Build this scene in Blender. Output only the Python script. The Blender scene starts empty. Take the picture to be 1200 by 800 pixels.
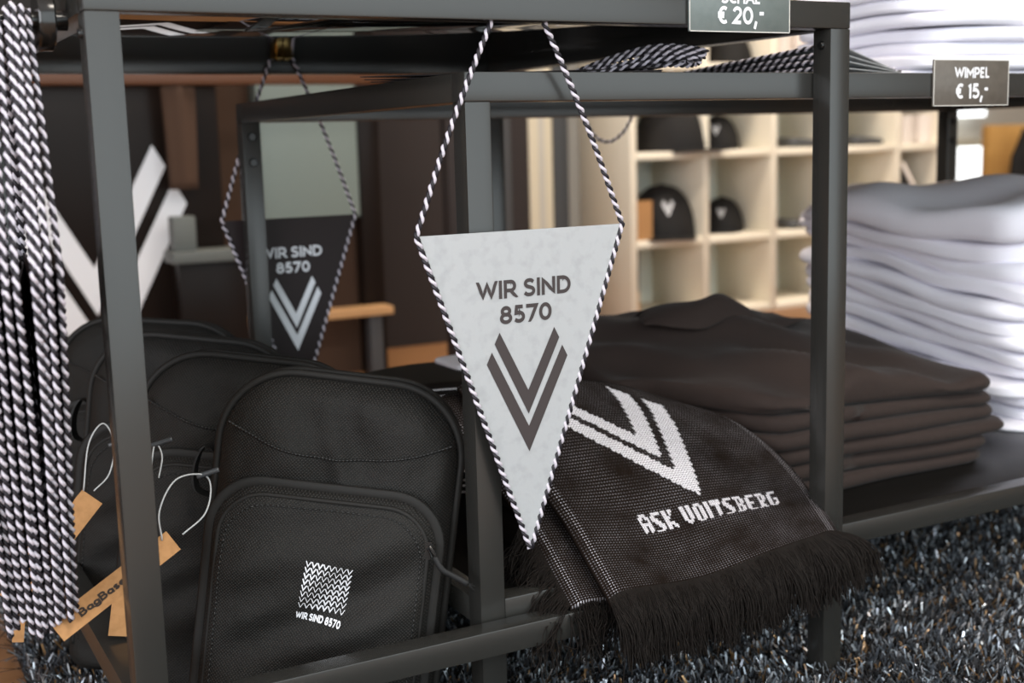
import bpy, bmesh, math
import numpy as np
from mathutils import Vector, Matrix
rng = np.random.default_rng(7)
scene = bpy.context.scene
COL = scene.collection

# ------------------------------------------------------------------ camera, world, lights, exposure
CAM = np.array((-0.2017, -1.1242, 0.6911)); YAW, PITCH, ROLL, FPX = -0.4916, 0.1568, -0.0274, 1468.45
_f = np.array([-math.sin(YAW)*math.cos(PITCH), math.cos(YAW)*math.cos(PITCH), -math.sin(PITCH)])
_r0 = np.array([math.cos(YAW), math.sin(YAW), 0]); _u0 = np.cross(_r0, _f)
_r = _r0*math.cos(ROLL)+_u0*math.sin(ROLL); _u = _u0*math.cos(ROLL)-_r0*math.sin(ROLL)
cam_d = bpy.data.cameras.new('camera'); cam = bpy.data.objects.new('camera', cam_d); COL.objects.link(cam)
cam.matrix_world = Matrix(((_r[0], _u[0], -_f[0], CAM[0]), (_r[1], _u[1], -_f[1], CAM[1]), (_r[2], _u[2], -_f[2], CAM[2]), (0, 0, 0, 1)))
cam_d.sensor_width = 36; cam_d.lens = FPX/1200*36; cam_d.clip_start = .02
cam_d.dof.use_dof = True; cam_d.dof.focus_distance = 1.31; cam_d.dof.aperture_fstop = 4.4
scene.camera = cam

world = bpy.data.worlds.new('daylight'); scene.world = world; world.use_nodes = True
world.node_tree.nodes['Background'].inputs[0].default_value = (.80, .90, 1, 1)
world.node_tree.nodes['Background'].inputs[1].default_value = 1.0

def area(name, loc, target, sx, sy, power, col):
    d = bpy.data.lights.new(name, 'AREA'); d.shape = 'RECTANGLE'; d.size = sx; d.size_y = sy; d.energy = power; d.color = col
    o = bpy.data.objects.new(name, d); COL.objects.link(o); o.location = loc
    o.rotation_euler = (Vector(target)-Vector(loc)).to_track_quat('-Z', 'Y').to_euler()
    return o
area('shopfront_daylight', (.9, -3.38, 1.40), (.9, 0, 1.40), 6.0, 2.6, 106, (.87, .97, .98))   # daylight entering at the shop window
area('left_fill_light', (-2.5, -1.7, 1.35), (2, .3, .5), 2.2, 2.0, 105, (.92, .95, 1))   # added fill that brightens the left-facing white shirts, no known window
LAMPS = ((.9, 1.75, 40, (1, .88, .74)), (2.7, 1.6, 46, (1, .88, .74)), (4.3, 1.6, 40, (1, .88, .74)), (.2, -1.7, 28, (1, .92, .84)), (2.0, -1.6, 32, (1, .92, .84)))  # unseen ceiling panels as fill; front pair placed to brighten the scarf
for lx, ly, lw, lc in LAMPS: area('ceiling_fill_light', (lx, ly, 2.86), (lx, ly, 0), .6, .6, lw, lc)

vs = scene.view_settings; vs.view_transform = 'Standard'; vs.look = 'None'; vs.gamma = 1; vs.use_curve_mapping = False
vs.exposure = 0.0

def at(px, py, X=None, Y=None, Z=None):
    """point of a world plane that a photo pixel looks at"""
    d = _f+_r*(px-600)/FPX-_u*(py-400)/FPX
    s = (X-CAM[0])/d[0] if X is not None else (Y-CAM[1])/d[1] if Y is not None else (Z-CAM[2])/d[2]
    return CAM+d*s

# ------------------------------------------------------------------ materials
M = {}
def mat(name, col, rough=.5, spec=.5, metal=0, bump=None, vary=None, sheen=0, emit=None, coat=0, weave=None, aniso=None):
    m = bpy.data.materials.new(name); m.use_nodes = True; nt = m.node_tree; b = nt.nodes['Principled BSDF']
    b.inputs['Base Color'].default_value = (*col, 1); b.inputs['Roughness'].default_value = rough
    b.inputs['Specular IOR Level'].default_value = spec; b.inputs['Metallic'].default_value = metal
    if sheen: b.inputs['Sheen Weight'].default_value = sheen; b.inputs['Sheen Roughness'].default_value = .5
    if coat: b.inputs['Coat Weight'].default_value = coat
    if emit: b.inputs['Emission Color'].default_value = (*emit[0], 1); b.inputs['Emission Strength'].default_value = emit[1]
    tc = nt.nodes.new('ShaderNodeTexCoord')
    if vary:                     # (scale, second colour, contrast lo, hi)
        n = nt.nodes.new('ShaderNodeTexNoise'); n.inputs['Scale'].default_value = vary[0]; n.inputs['Detail'].default_value = 6
        nt.links.new(tc.outputs['Object'], n.inputs['Vector'])
        r = nt.nodes.new('ShaderNodeValToRGB'); r.color_ramp.elements[0].position = vary[2]; r.color_ramp.elements[1].position = vary[3]
        r.color_ramp.elements[0].color = (*vary[1], 1); r.color_ramp.elements[1].color = (*col, 1)
        nt.links.new(n.outputs['Fac'], r.inputs['Fac']); nt.links.new(r.outputs['Color'], b.inputs['Base Color'])
    last = None
    if weave:                    # (scale, strength): crossed threads
        mp = nt.nodes.new('ShaderNodeMapping'); mp.inputs['Rotation'].default_value = (0, math.radians(45), 0)
        nt.links.new(tc.outputs['Object'], mp.inputs['Vector'])
        w1 = nt.nodes.new('ShaderNodeTexWave'); w1.bands_direction = 'X'; w2 = nt.nodes.new('ShaderNodeTexWave'); w2.bands_direction = 'Z'
        for w in (w1, w2): w.inputs['Scale'].default_value = weave[0]; w.inputs['Distortion'].default_value = .6; nt.links.new(mp.outputs[0], w.inputs['Vector'])
        mu = nt.nodes.new('ShaderNodeMath'); mu.operation = 'MULTIPLY'; nt.links.new(w1.outputs['Fac'], mu.inputs[0]); nt.links.new(w2.outputs['Fac'], mu.inputs[1])
        bp = nt.nodes.new('ShaderNodeBump'); bp.inputs['Strength'].default_value = weave[1]; bp.inputs['Distance'].default_value = .0006
        nt.links.new(mu.outputs[0], bp.inputs['Height']); last = bp
        mx = nt.nodes.new('ShaderNodeMix'); mx.data_type = 'RGBA'; mx.inputs['A'].default_value = (*[c*.55 for c in col], 1); mx.inputs['B'].default_value = (*[min(1, c*1.9) for c in col], 1)
        nt.links.new(mu.outputs[0], mx.inputs['Factor']); nt.links.new(mx.outputs['Result'], b.inputs['Base Color'])
    if bump:                     # (scale, strength, distance)
        n2 = nt.nodes.new('ShaderNodeTexNoise'); n2.inputs['Scale'].default_value = bump[0]; n2.inputs['Detail'].default_value = 4
        nt.links.new(tc.outputs['Object'], n2.inputs['Vector'])
        bp2 = nt.nodes.new('ShaderNodeBump'); bp2.inputs['Strength'].default_value = bump[1]; bp2.inputs['Distance'].default_value = bump[2]
        nt.links.new(n2.outputs['Fac'], bp2.inputs['Height'])
        if last: nt.links.new(last.outputs[0], bp2.inputs['Normal'])
        last = bp2
    if last: nt.links.new(last.outputs[0], b.inputs['Normal'])
    M[name] = m; return m

mat('powder_coat', (.023, .0225, .0205), .27, .52, bump=(900, .06, .0003))
mat('steel_dark', (.02, .02, .02), .25, .5, .6)
mat('black_glass', (.012, .012, .012), .02, .9, coat=1)
mat('shelf_black', (.006, .0055, .005), .35, .22, bump=(300, .08, .0004))
mat('peg_black', (.01, .009, .008), .18, .5)
mat('brass', (.62, .42, .16), .3, .5, 1)
mat('pennant_white', (.365, .375, .385), .55, .3, vary=(70, (.325, .335, .345), .30, .50), bump=(160, .5, .0008))
mat('pennant_black', (.017, .0105, .0105), .5, .25, bump=(60, .25, .0008))
mat('ink_dark', (.045, .036, .036), .6, .3)
mat('ink_white', (.72, .73, .76), .6, .3)
mat('cord_white', (.56, .52, .58), .55, .3, bump=(1500, .3, .0004))
mat('cord_black', (.012, .010, .014), .55, .4)
mat('nylon_black', (.0165, .0155, .0142), .6, .18, weave=(118, .9), bump=(22, .6, .008))
mat('nylon_plain', (.0140, .0132, .0122), .6, .2, bump=(26, .35, .004))
mat('webbing_black', (.009, .009, .009), .6, .3, bump=(700, .5, .001))
mat('zip_black', (.016, .016, .016), .35, .5)
mat('plastic_grey', (.045, .048, .052), .35, .5)
mat('elastic_grey', (.42, .43, .43), .45, .4)
mat('kraft', (.42, .22, .092), .75, .2, vary=(120, (.35, .18, .073), .35, .6))
mat('kraft_ink', (.035, .025, .02), .7, .2)
mat('shirt_black', (.030, .0200, .0170), .8, .2, sheen=.05, bump=(14, .5, .008))
mat('shirt_white', (.88, .86, .93), .85, .2, sheen=.1, bump=(14, .35, .006))
mat('sign_green', (.13, .155, .15), .5, .4, vary=(90, (.115, .14, .135), .35, .6))
mat('sign_brown', (.105, .092, .078), .5, .4, vary=(90, (.09, .079, .066), .35, .6))
mat('sign_edge', (.6, .58, .54), .5, .4)
mat('scarf_trim', (.80, .77, .80), .8, .2, bump=(900, .6, .001))
mat('fringe_black', (.0085, .0062, .005), .7, .15)
mat('shelf_cream', (.80, .73, .60), .5, .4)
mat('shelf_back', (.68, .69, .61), .6, .3)
mat('cap_black', (.013, .012, .012), .75, .25)
mat('mug_white', (.7, .62, .56), .4, .5)
mat('wall_beige', (.50, .47, .42), .8, .2, bump=(60, .1, .002))
mat('wall_brown', (.30, .15, .07), .6, .3, vary=(5, (.22, .10, .045), .3, .7))
mat('column_grey', (.034, .027, .026), .75, .2)
mat('panel_dark', (.012, .008, .0065), .30, .15)
mat('panel_green', (.185, .22, .20), .4, .4)
mat('beam_orange', (.085, .026, .005), .4, .4)
mat('bar_wood', (.52, .30, .14), .5, .4)
mat('ledge_grey', (.11, .118, .11), .5, .4)
mat('cloth_brown', (.060, .033, .021), .85, .2)
mat('ceiling_white', (.75, .74, .72), .8, .2)
mat('frame_cream', (.62, .55, .42), .5, .4)
mat('frame_grey', (.06, .062, .066), .5, .4)
mat('pine', (.74, .42, .13), .55, .4, vary=(3, (.55, .28, .08), .3, .7))
mat('lamp_glow', (.9, .9, .9), .5, .3, emit=((1, .86, .7), 4))
mat('daylight_pane', (.9, .95, 1), .2, .5, emit=((.93, .98, 1), 2.2))

def wood_floor():
    m = bpy.data.materials.new('floor_wood'); m.use_nodes = True; nt = m.node_tree; b = nt.nodes['Principled BSDF']
    tc = nt.nodes.new('ShaderNodeTexCoord'); mp = nt.nodes.new('ShaderNodeMapping'); mp.inputs['Scale'].default_value = (1, 14, 1)
    n = nt.nodes.new('ShaderNodeTexNoise'); n.inputs['Scale'].default_value = 3; n.inputs['Detail'].default_value = 8
    r = nt.nodes.new('ShaderNodeValToRGB'); r.color_ramp.elements[0].color = (.17, .075, .03, 1); r.color_ramp.elements[1].color = (.34, .17, .075, 1)
    nt.links.new(tc.outputs['Object'], mp.inputs[0]); nt.links.new(mp.outputs[0], n.inputs['Vector']); nt.links.new(n.outputs['Fac'], r.inputs[0]); nt.links.new(r.outputs[0], b.inputs['Base Color'])
    b.inputs['Roughness'].default_value = .4; M['floor_wood'] = m
wood_floor()

def strand_mat():
    m = bpy.data.materials.new('rug_strand'); m.use_nodes = True; nt = m.node_tree; b = nt.nodes['Principled BSDF']
    a = nt.nodes.new('ShaderNodeAttribute'); a.attribute_name = 'tint'; nt.links.new(a.outputs['Color'], b.inputs['Base Color'])
    b.inputs['Roughness'].default_value = .22; b.inputs['Specular IOR Level'].default_value = .9; b.inputs['Metallic'].default_value = .5; M['rug_strand'] = m
strand_mat()

def scarf_mat():                 # black knit: rib rows with rows of fine pale stitch dots, laid out on the cloth's own UVs
    m = bpy.data.materials.new('scarf_knit'); m.use_nodes = True; nt = m.node_tree; b = nt.nodes['Principled BSDF']; N = nt.nodes; L = nt.links
    uv = N.new('ShaderNodeUVMap'); uv.uv_map = 'UVMap'; sp = N.new('ShaderNodeSeparateXYZ'); L.new(uv.outputs[0], sp.inputs[0])
    def mth(op, a, b_=None, c=None):
        n = N.new('ShaderNodeMath'); n.operation = op
        for i, v in enumerate((a, b_, c)):
            if v is None: continue
            if isinstance(v, (int, float)): n.inputs[i].default_value = v
            else: L.new(v, n.inputs[i])
        return n.outputs[0]
    u, v = sp.outputs[0], sp.outputs[1]                       # metres across / along
    fu = mth('ABSOLUTE', mth('SUBTRACT', mth('FRACT', mth('DIVIDE', u, .0036)), .5)); fv = mth('ABSOLUTE', mth('SUBTRACT', mth('FRACT', mth('DIVIDE', v, .0042)), .5))
    dot = mth('MULTIPLY', mth('LESS_THAN', fu, .24), mth('LESS_THAN', fv, .17))
    no = N.new('ShaderNodeTexNoise'); no.inputs['Scale'].default_value = 22; no.inputs['Detail'].default_value = 5; L.new(uv.outputs[0], no.inputs['Vector'])
    mask = mth('ADD', .22, mth('MULTIPLY', mth('SUBTRACT', no.outputs['Fac'], .40), 2.0))
    cl = N.new('ShaderNodeClamp'); L.new(mask, cl.inputs[0])
    amt = mth('MULTIPLY', mth('MULTIPLY', dot, cl.outputs[0]), .52)
    edge = mth('LESS_THAN', mth('ABSOLUTE', mth('SUBTRACT', mth('ABSOLUTE', mth('SUBTRACT', u, .165)), .154)), .0045)
    amt2 = mth('MAXIMUM', amt, mth('MULTIPLY', mth('MULTIPLY', dot, edge), .8))
    mx = N.new('ShaderNodeMix'); mx.data_type = 'RGBA'; mx.inputs['A'].default_value = (.0112, .0070, .0050, 1); mx.inputs['B'].default_value = (.52, .50, .54, 1)
    L.new(amt2, mx.inputs['Factor']); L.new(mx.outputs['Result'], b.inputs['Base Color'])
    rib = mth('MULTIPLY', mth('SINE', mth('MULTIPLY', u, 1745)), mth('SINE', mth('MULTIPLY', v, 1496)))
    bp = N.new('ShaderNodeBump'); bp.inputs['Strength'].default_value = .7; bp.inputs['Distance'].default_value = .0012; L.new(rib, bp.inputs['Height']); L.new(bp.outputs[0], b.inputs['Normal'])
    b.inputs['Roughness'].default_value = .85; b.inputs['Specular IOR Level'].default_value = .08; b.inputs['Sheen Weight'].default_value = 0
    M['scarf_knit'] = m
scarf_mat()

# ------------------------------------------------------------------ mesh helpers
def tag(o, label=None, cat=None, group=None, kind=None):
    if label: o['label'] = label
    if cat: o['category'] = cat
    if group: o['group'] = group
    if kind: o['kind'] = kind
    return o
def thing(name, label, cat, loc=(0, 0, 0), rot=(0, 0, 0), group=None):
    o = bpy.data.objects.new(name, None); COL.objects.link(o); o.location = loc; o.rotation_euler = rot; o.empty_display_size = .02
    return tag(o, label, cat, group)
def link(name, me, parent=None):
    o = bpy.data.objects.new(name, me); COL.objects.link(o)
    if parent: o.parent = parent
    return o
def mk(name, V, F, mats, parent=None, smooth=True, midx=None, auto=None):
    me = bpy.data.meshes.new(name); me.from_pydata([tuple(map(float, v)) for v in V], [], [tuple(map(int, f)) for f in F])
    for m in ([mats] if isinstance(mats, str) else mats): me.materials.append(M[m])
    if midx is not None: me.polygons.foreach_set('material_index', np.asarray(midx, np.int32))
    if smooth: me.polygons.foreach_set('use_smooth', np.ones(len(me.polygons), bool))
    if auto: me.set_sharp_from_angle(angle=math.radians(auto))
    me.validate(); me.update()
    return link(name, me, parent)
def grid_faces(n, m, off=0, wrap=False):
    F = []
    for i in range(n-1):
        for j in range(m if wrap else m-1):
            k = (j+1) % m
            F.append((off+i*m+j, off+i*m+k, off+(i+1)*m+k, off+(i+1)*m+j))
    return F
class MB:
    def __init__(s): s.V = []; s.F = []; s.I = []
    def add(s, V, F, i=0):
        o = len(s.V); s.V += [tuple(v) for v in V]; s.F += [tuple(a+o for a in f) for f in F]; s.I += [i]*len(F); return s
    def box(s, a, b, i=0):
        x0, y0, z0 = a; x1, y1, z1 = b
        return s.add([(x0, y0, z0), (x1, y0, z0), (x1, y1, z0), (x0, y1, z0), (x0, y0, z1), (x1, y0, z1), (x1, y1, z1), (x0, y1, z1)],
                     [(0, 3, 2, 1), (4, 5, 6, 7), (0, 1, 5, 4), (1, 2, 6, 5), (2, 3, 7, 6), (3, 0, 4, 7)], i)
    def tube(s, P, r, n=8, i=0, cap=True, flat=1):
        P = np.asarray(P, float); T, A, B = frames(P); rr = np.broadcast_to(np.asarray(r, float), (len(P),))
        V = [P[k]+rr[k]*(math.cos(2*math.pi*j/n)*A[k]+flat*math.sin(2*math.pi*j/n)*B[k]) for k in range(len(P)) for j in range(n)]
        F = grid_faces(len(P), n, 0, True)
        if cap: F += [tuple(range(n))[::-1], tuple((len(P)-1)*n+j for j in range(n))]
        return s.add(V, F, i)
    def lathe(s, prof, n=24, i=0, axis='z', c=(0, 0, 0)):
        V = []
        for r, h in prof:
            for j in range(n):
                a = 2*math.pi*j/n; q = (r*math.cos(a), r*math.sin(a), h)
                if axis == 'x': q = (h, q[0], q[1])
                if axis == 'y': q = (q[0], h, q[1])
                V.append((c[0]+q[0], c[1]+q[1], c[2]+q[2]))
        F = grid_faces(len(prof), n, 0, True); F += [tuple(range(n))[::-1], tuple((len(prof)-1)*n+j for j in range(n))]
        return s.add(V, F, i)
    def build(s, name, mats, parent=None, smooth=False, auto=None): return mk(name, s.V, s.F, mats, parent, smooth, s.I, auto)
def frames(P):
    n = len(P); T = np.gradient(P, axis=0); T /= np.linalg.norm(T, axis=1)[:, None]+1e-12
    a = np.array((0, 0, 1.)) if abs(T[0, 2]) < .9 else np.array((1., 0, 0))
    A = np.zeros_like(P); a = a-T[0]*(a@T[0]); A[0] = a/np.linalg.norm(a)
    for k in range(1, n):
        a = A[k-1]-T[k]*(A[k-1]@T[k]); A[k] = a/np.linalg.norm(a)
    return T, A, np.cross(T, A)
def bevel_box(name, a, b, m, parent=None, w=.0018, seg=2):
    bm = bmesh.new(); bmesh.ops.create_cube(bm, size=1)
    for v in bm.verts: v.co = Vector([(a[k]+b[k])/2+v.co[k]*(b[k]-a[k]) for k in range(3)])
    if w: bmesh.ops.bevel(bm, geom=bm.edges[:], offset=w, segments=seg, profile=.6, affect='EDGES')
    me = bpy.data.meshes.new(name); bm.to_mesh(me); bm.free(); me.materials.append(M[m])
    me.polygons.foreach_set('use_smooth', np.ones(len(me.polygons), bool)); me.set_sharp_from_angle(angle=math.radians(50))
    return link(name, me, parent)
def catmull(P, n=8):
    P = np.asarray(P, float); Q = np.vstack((2*P[0]-P[1], P, 2*P[-1]-P[-2])); out = []
    for k in range(1, len(Q)-2):
        p0, p1, p2, p3 = Q[k-1:k+3]
        for t in np.linspace(0, 1, n, endpoint=False):
            out.append(.5*(2*p1+(p2-p0)*t+(2*p0-5*p1+4*p2-p3)*t*t+(3*p1-p0-3*p2+p3)*t**3))
    out.append(Q[-2]); return np.array(out)
def resample(P, step):
    P = np.asarray(P, float); s = np.concatenate(([0], np.cumsum(np.linalg.norm(np.diff(P, axis=0), axis=1)))); n = max(2, int(s[-1]/step)+1)
    t = np.linspace(0, s[-1], n); return np.stack([np.interp(t, s, P[:, k]) for k in range(P.shape[1])], 1)
def cord(name, path, parent=None, R=.0031, pitch=.0135, phase=0, hand=-1, nseg=10, ns=6):
    """two-ply twisted cord, one white and one black strand"""
    P = resample(path, pitch/nseg); T, A, B = frames(P); mb = MB(); s = np.arange(len(P))*2*math.pi/nseg*hand+phase
    for q in (0, 1):
        a = s+q*math.pi; r1, r2 = R*.50, R*.56
        C = P+(np.cos(a)[:, None]*A+np.sin(a)[:, None]*B)*r1
        mb.tube(C, r2, ns, q)
    return mb.build(name, ['cord_white', 'cord_black'], parent, True)

# ---- lettering: stroke alphabet (centre lines), turned into flat ribbons
def arc(cx, cy, rx, ry, a0, a1, n=14): return [(cx+rx*math.cos(math.radians(a0+(a1-a0)*k/n)), cy+ry*math.sin(math.radians(a0+(a1-a0)*k/n))) for k in range(n+1)]
def cm(*P): return [tuple(q) for q in catmull(P, 5)]
G = {
 'W': (1.10, [[(0, 1), (.28, 0), (.55, .96), (.82, 0), (1.10, 1)]]), 'I': (0, [[(0, 0), (0, 1)]]),
 'R': (.62, [[(0, 0), (0, 1), (.36, 1)]+arc(.36, .70, .25, .30, 90, -90)+[(0, .40)], [(.34, .40), (.64, 0)]]),
 'S': (.60, [cm((.58, .86), (.46, .97), (.31, 1), (.12, .94), (.05, .76), (.14, .60), (.32, .52), (.52, .43), (.60, .25), (.51, .06), (.31, 0), (.13, .03), (0, .15))]),
 'N': (.72, [[(0, 0), (0, 1), (.72, 0), (.72, 1)]]), 'D': (.74, [[(.3, 0), (0, 0), (0, 1), (.3, 1)]+arc(.3, .5, .44, .5, 90, -90)]),
 '8': (.62, [arc(.31, .76, .25, .24, -90, 270, 24), arc(.31, .27, .31, .27, 90, 450, 24)]),
 '5': (.58, [[(.54, 1), (.12, 1), (.07, .57), (.27, .59)]+arc(.27, .295, .31, .295, 90, -120)+[(0, .12)]]),
 '7': (.60, [[(0, .86), (0, 1), (.60, 1), (.20, 0)]]), '0': (.66, [arc(.33, .5, .33, .5, 90, 450, 28)]),
 'M': (.86, [[(0, 0), (0, 1), (.43, .30), (.86, 1), (.86, 0)]]), 'P': (.56, [[(0, 0), (0, 1), (.30, 1)]+arc(.30, .69, .26, .31, 90, -90)+[(0, .38)]]),
 'E': (.46, [[(.46, 1), (0, 1), (0, 0), (.46, 0)], [(0, .5), (.40, .5)]]), 'L': (.44, [[(0, 1), (0, 0), (.44, 0)]]),
 'C': (.62, [arc(.42, .5, .42, .5, 55, 305, 20)]), 'H': (.66, [[(0, 0), (0, 1)], [(.66, 0), (.66, 1)], [(0, .5), (.66, .5)]]),
 'A': (.76, [[(0, 0), (.38, 1), (.76, 0)], [(.15, .32), (.61, .32)]]),
 '€': (.70, [arc(.50, .5, .36, .5, 55, 305, 20), [(0, .60), (.52, .60)], [(0, .40), (.50, .40)]]),
 '2': (.56, [arc(.28, .71, .28, .29, 170, -30, 14)+[(0, 0), (.58, 0)]]), '1': (.22, [[(0, .84), (.2, 1), (.2, 0)]]),
 ',': (.10, [[(.10, .10), (.02, -.20)]]), '-': (.36, [[(0, .66), (.36, .66)]]), ' ': (.22, []),
 'a': (.46, [arc(.23, .30, .23, .28, 0, 360, 20), [(.46, .60), (.46, 0)]]), 'g': (.46, [arc(.23, .30, .23, .28, 0, 360, 20), [(.46, .60), (.46, -.12)]+arc(.23, -.12, .23, .18, 0, -150)]),
 'B': (.56, [[(.3, .53), (0, .53), (0, 0), (.32, 0)]+arc(.32, .265, .24, .265, -90, 90), [(0, .53), (0, 1), (.30, 1)]+arc(.30, .765, .2, .235, 90, -90)]),
 's': (.38, [cm((.36, .50), (.20, .60), (.04, .50), (.08, .36), (.28, .26), (.36, .12), (.20, 0), (0, .10))]), 'e': (.46, [[(0, .31), (.46, .31)]+arc(.23, .30, .23, .30, 5, 310, 18)]),
 'G': (.70, [arc(.42, .5, .42, .5, 50, 330, 20)+[(.78, .46), (.46, .46)]]), 'K': (.60, [[(0, 0), (0, 1)], [(.58, 1), (0, .40)], [(.20, .58), (.62, 0)]]),
 'V': (.76, [[(0, 1), (.38, 0), (.76, 1)]]), 'O': (.84, [arc(.42, .5, .42, .5, 90, 450, 28)]), 'T': (.64, [[(0, 1), (.64, 1)], [(.32, 1), (.32, 0)]]),
}
def ribbon(P, w):
    P = np.asarray(P, float); closed = np.allclose(P[0], P[-1]) and len(P) > 3; n = len(P); L, R_ = [], []
    for k in range(n):
        if closed: a, b = P[k]-P[k-1 if k else n-2], P[(k+1) if k < n-1 else 1]-P[k]
        else: a = P[k]-P[k-1] if k else P[1]-P[0]; b = P[k+1]-P[k] if k < n-1 else a
        a = a/(np.linalg.norm(a)+1e-9); b = b/(np.linalg.norm(b)+1e-9); t = a+b; t /= np.linalg.norm(t)+1e-9; nn = np.array((-t[1], t[0]))
        c = max(.42, float(nn@np.array((-a[1], a[0])))); L.append(P[k]+nn*w/2/c); R_.append(P[k]-nn*w/2/c)
    V = [q for pr in zip(L, R_) for q in pr]; return V, [(2*k, 2*k+1, 2*k+3, 2*k+2) for k in range(n-1)]
def subdiv(P, step):
    P = [np.array(q, float) for q in P]; out = [P[0]]
    for a, b in zip(P, P[1:]):
        k = max(1, int(np.linalg.norm(b-a)/step))
        out += [a+(b-a)*j/k for j in range(1, k+1)]
    return out
def text2d(txt, height, th=.17, gap=.30, slant=0, width=None, step=.2):
    """flat ribbons for a line of text centred on the origin; returns verts (2-D) and faces"""
    V, F, x, lay, lay_i = [], [], 0, [], 0
    for ch in txt:
        w, strokes = G[ch]; lay.append((x, strokes)); x += w+(gap if ch != ' ' else .12)
    tot = x-gap; sx = (width/tot) if width else height
    for k, (x0, st) in enumerate(lay):
        for s in st:
            Q = [np.array(((q[0]+x0-tot/2), th/2+q[1]*(1-th)-.5)) for q in s]; ends = s[0] != s[-1]
            for e, e1 in ((0, 1), (-1, -2)):          # run stroke ends out to the cap line
                if ends and (s[e][1] > .99 or s[e][1] < .01):
                    d = Q[e]-Q[e1]; d = d/np.linalg.norm(d)
                    if abs(d[1]) > .5: Q[e] = Q[e]+d*th*(.5 if abs(d[1]) > .99 else .95)
            P = subdiv(Q, step)
            v, f = ribbon(P, th); o = len(V); lim = .5 if txt[k] not in ',g' else 2; lay_i += 1
            V += [((q[0]+slant*q[1])*sx, min(lim, max(-lim, q[1]))*height, lay_i) for q in v]; F += [tuple(a+o for a in g) for g in f]
    return V, F
def emblem2d(width, n=10):
    out = [(-.5, 0), (-.435, .125), (0, -.73), (.435, .125), (.5, 0), (0, -1.015)]; inn = [(-.40, .21), (-.337, .33), (0, -.33), (.337, .33), (.40, .21), (0, -.595)]
    V, F = [], []
    for P in (out, inn):
        P = np.array(P)*width
        for a, b, c, d in ((P[0], P[1], P[2], P[5]), (P[4], P[3], P[2], P[5])):
            o = len(V)
            for k in range(n+1):
                t = k/n; V += [tuple(a+(d-a)*t), tuple(b+(c-b)*t)]
            F += [(o+2*k, o+2*k+1, o+2*k+3, o+2*k+2) for k in range(n)]
    return V, F
def print_on(name, V2, F2, m, fn, parent):
    V = []
    for q in V2:
        p_ = np.array(fn(q[0], q[1]), float)
        if len(q) > 2: p_[1] -= .00003*q[2]
        V.append(p_)
    return mk(name, V, F2, m, parent, False)
def shift(V2, dx, dy): return [(q[0]+dx, q[1]+dy, *q[2:]) for q in V2]

# ------------------------------------------------------------------ the room
def struct(o, label=None): tag(o, label, kind='structure'); return o
struct(bevel_box('floor', (-2.6, -3.5, -.1), (7, 4.4, 0), 'floor_wood', w=0), 'brown wooden shop floor behind the tables')
struct(bevel_box('ceiling', (-2.6, -3.5, 2.9), (7, 4.4, 3), 'ceiling_white', w=0), 'white shop ceiling')
mb = MB(); mb.box((-2.7, -3.5, 0), (-2.6, -2.8, 2.9)); mb.box((-2.7, -.6, 0), (-2.6, 4.4, 2.9)); mb.box((-2.7, -2.8, 0), (-2.6, -.6, .35)); mb.box((-2.7, -2.8, 2.35), (-2.6, -.6, 2.9))  # opening in the wall added to go with the left fill light
struct(mb.build('wall_left', 'wall_brown'), 'warm brown wall beside the tables')
struct(bevel_box('wall_right', (7, -3.5, 0), (7.1, 4.4, 2.9), 'wall_beige', w=0), 'beige side wall of the shop')
mb = MB(); mb.box((-2.6, -3.6, 0), (-2.15, -3.5, 2.9)); mb.box((4.0, -3.6, 0), (7, -3.5, 2.9)); mb.box((-2.15, -3.6, 0), (4.0, -3.5, .08)); mb.box((-2.15, -3.6, 2.75), (4.0, -3.5, 2.9))
struct(mb.build('wall_front', 'wall_beige'), 'beige wall around the shop window')
mb = MB()
for x in (-2.15, -.12, 1.91, 3.94): mb.box((x, -3.58, .08), (x+.06, -3.52, 2.75))
struct(mb.build('window_1', 'frame_grey'), 'grey frame of the large shop window')
mb = MB(); mb.box((-2.6, 3.2, 0), (4.05, 3.3, 2.9)); mb.box((4.05, 4.3, 0), (7, 4.4, 2.9)); mb.box((4.05, 3.3, 0), (4.15, 4.3, 2.9))
struct(mb.build('wall_back', 'wall_beige'), 'beige back wall beside the cube shelf')

# ------------------------------------------------------------------ tables
t, tp, tl = .03, .0297, .0285
WA, DA, HA, zA = .8566, .891, .8415, .1822
A = thing('display_table', 'tall dark grey steel table the white pennant hangs from', 'table')
for x in (0, WA-tp):
    for y in (0, DA-tp):
        leg = bevel_box('leg', (x, y, 0), (x+tp, y+tp, HA-t), 'powder_coat', A)
        for z in (HA-t-.018,):
            mb = MB(); mb.lathe([(.0001, -.0035), (.004, -.0035), (.0052, -.0015), (.0052, 0)], 14, 0, 'x', (x, y+tp/2, z)); mb.build('bolt', 'steel_dark', leg, True, 40)
bevel_box('top_rail', (0, 0, HA-t), (WA, t, HA), 'powder_coat', A); bevel_box('top_rail', (0, DA-t, HA-t), (WA, DA, HA), 'powder_coat', A)
bevel_box('top_rail', (0, t, HA-t), (t, DA-t, HA), 'powder_coat', A); bevel_box('top_rail', (WA-t, t, HA-t), (WA, DA-t, HA), 'powder_coat', A)
bevel_box('top_panel', (t, t, HA-.0045), (WA-t, DA-t, HA-.0005), 'black_glass', A, .0005, 1)
bevel_box('lower_rail', (tp, .0006, zA-tl), (WA-tp, tl, zA), 'powder_coat', A); bevel_box('lower_rail', (.0006, tp, zA-tl), (tl, DA-tp, zA), 'powder_coat', A)
mb = MB(); mb.lathe([(.009, 0), (.009, -.012), (.0255, -.0125), (.027, -.014), (.027, -.025), (.0255, -.027), (.008, -.0275), (.008, -.105), (.0001, -.106)], 32, 0, 'x', (0, .085, .8105)); mb.build('peg', 'peg_black', A, True, 40)

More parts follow.
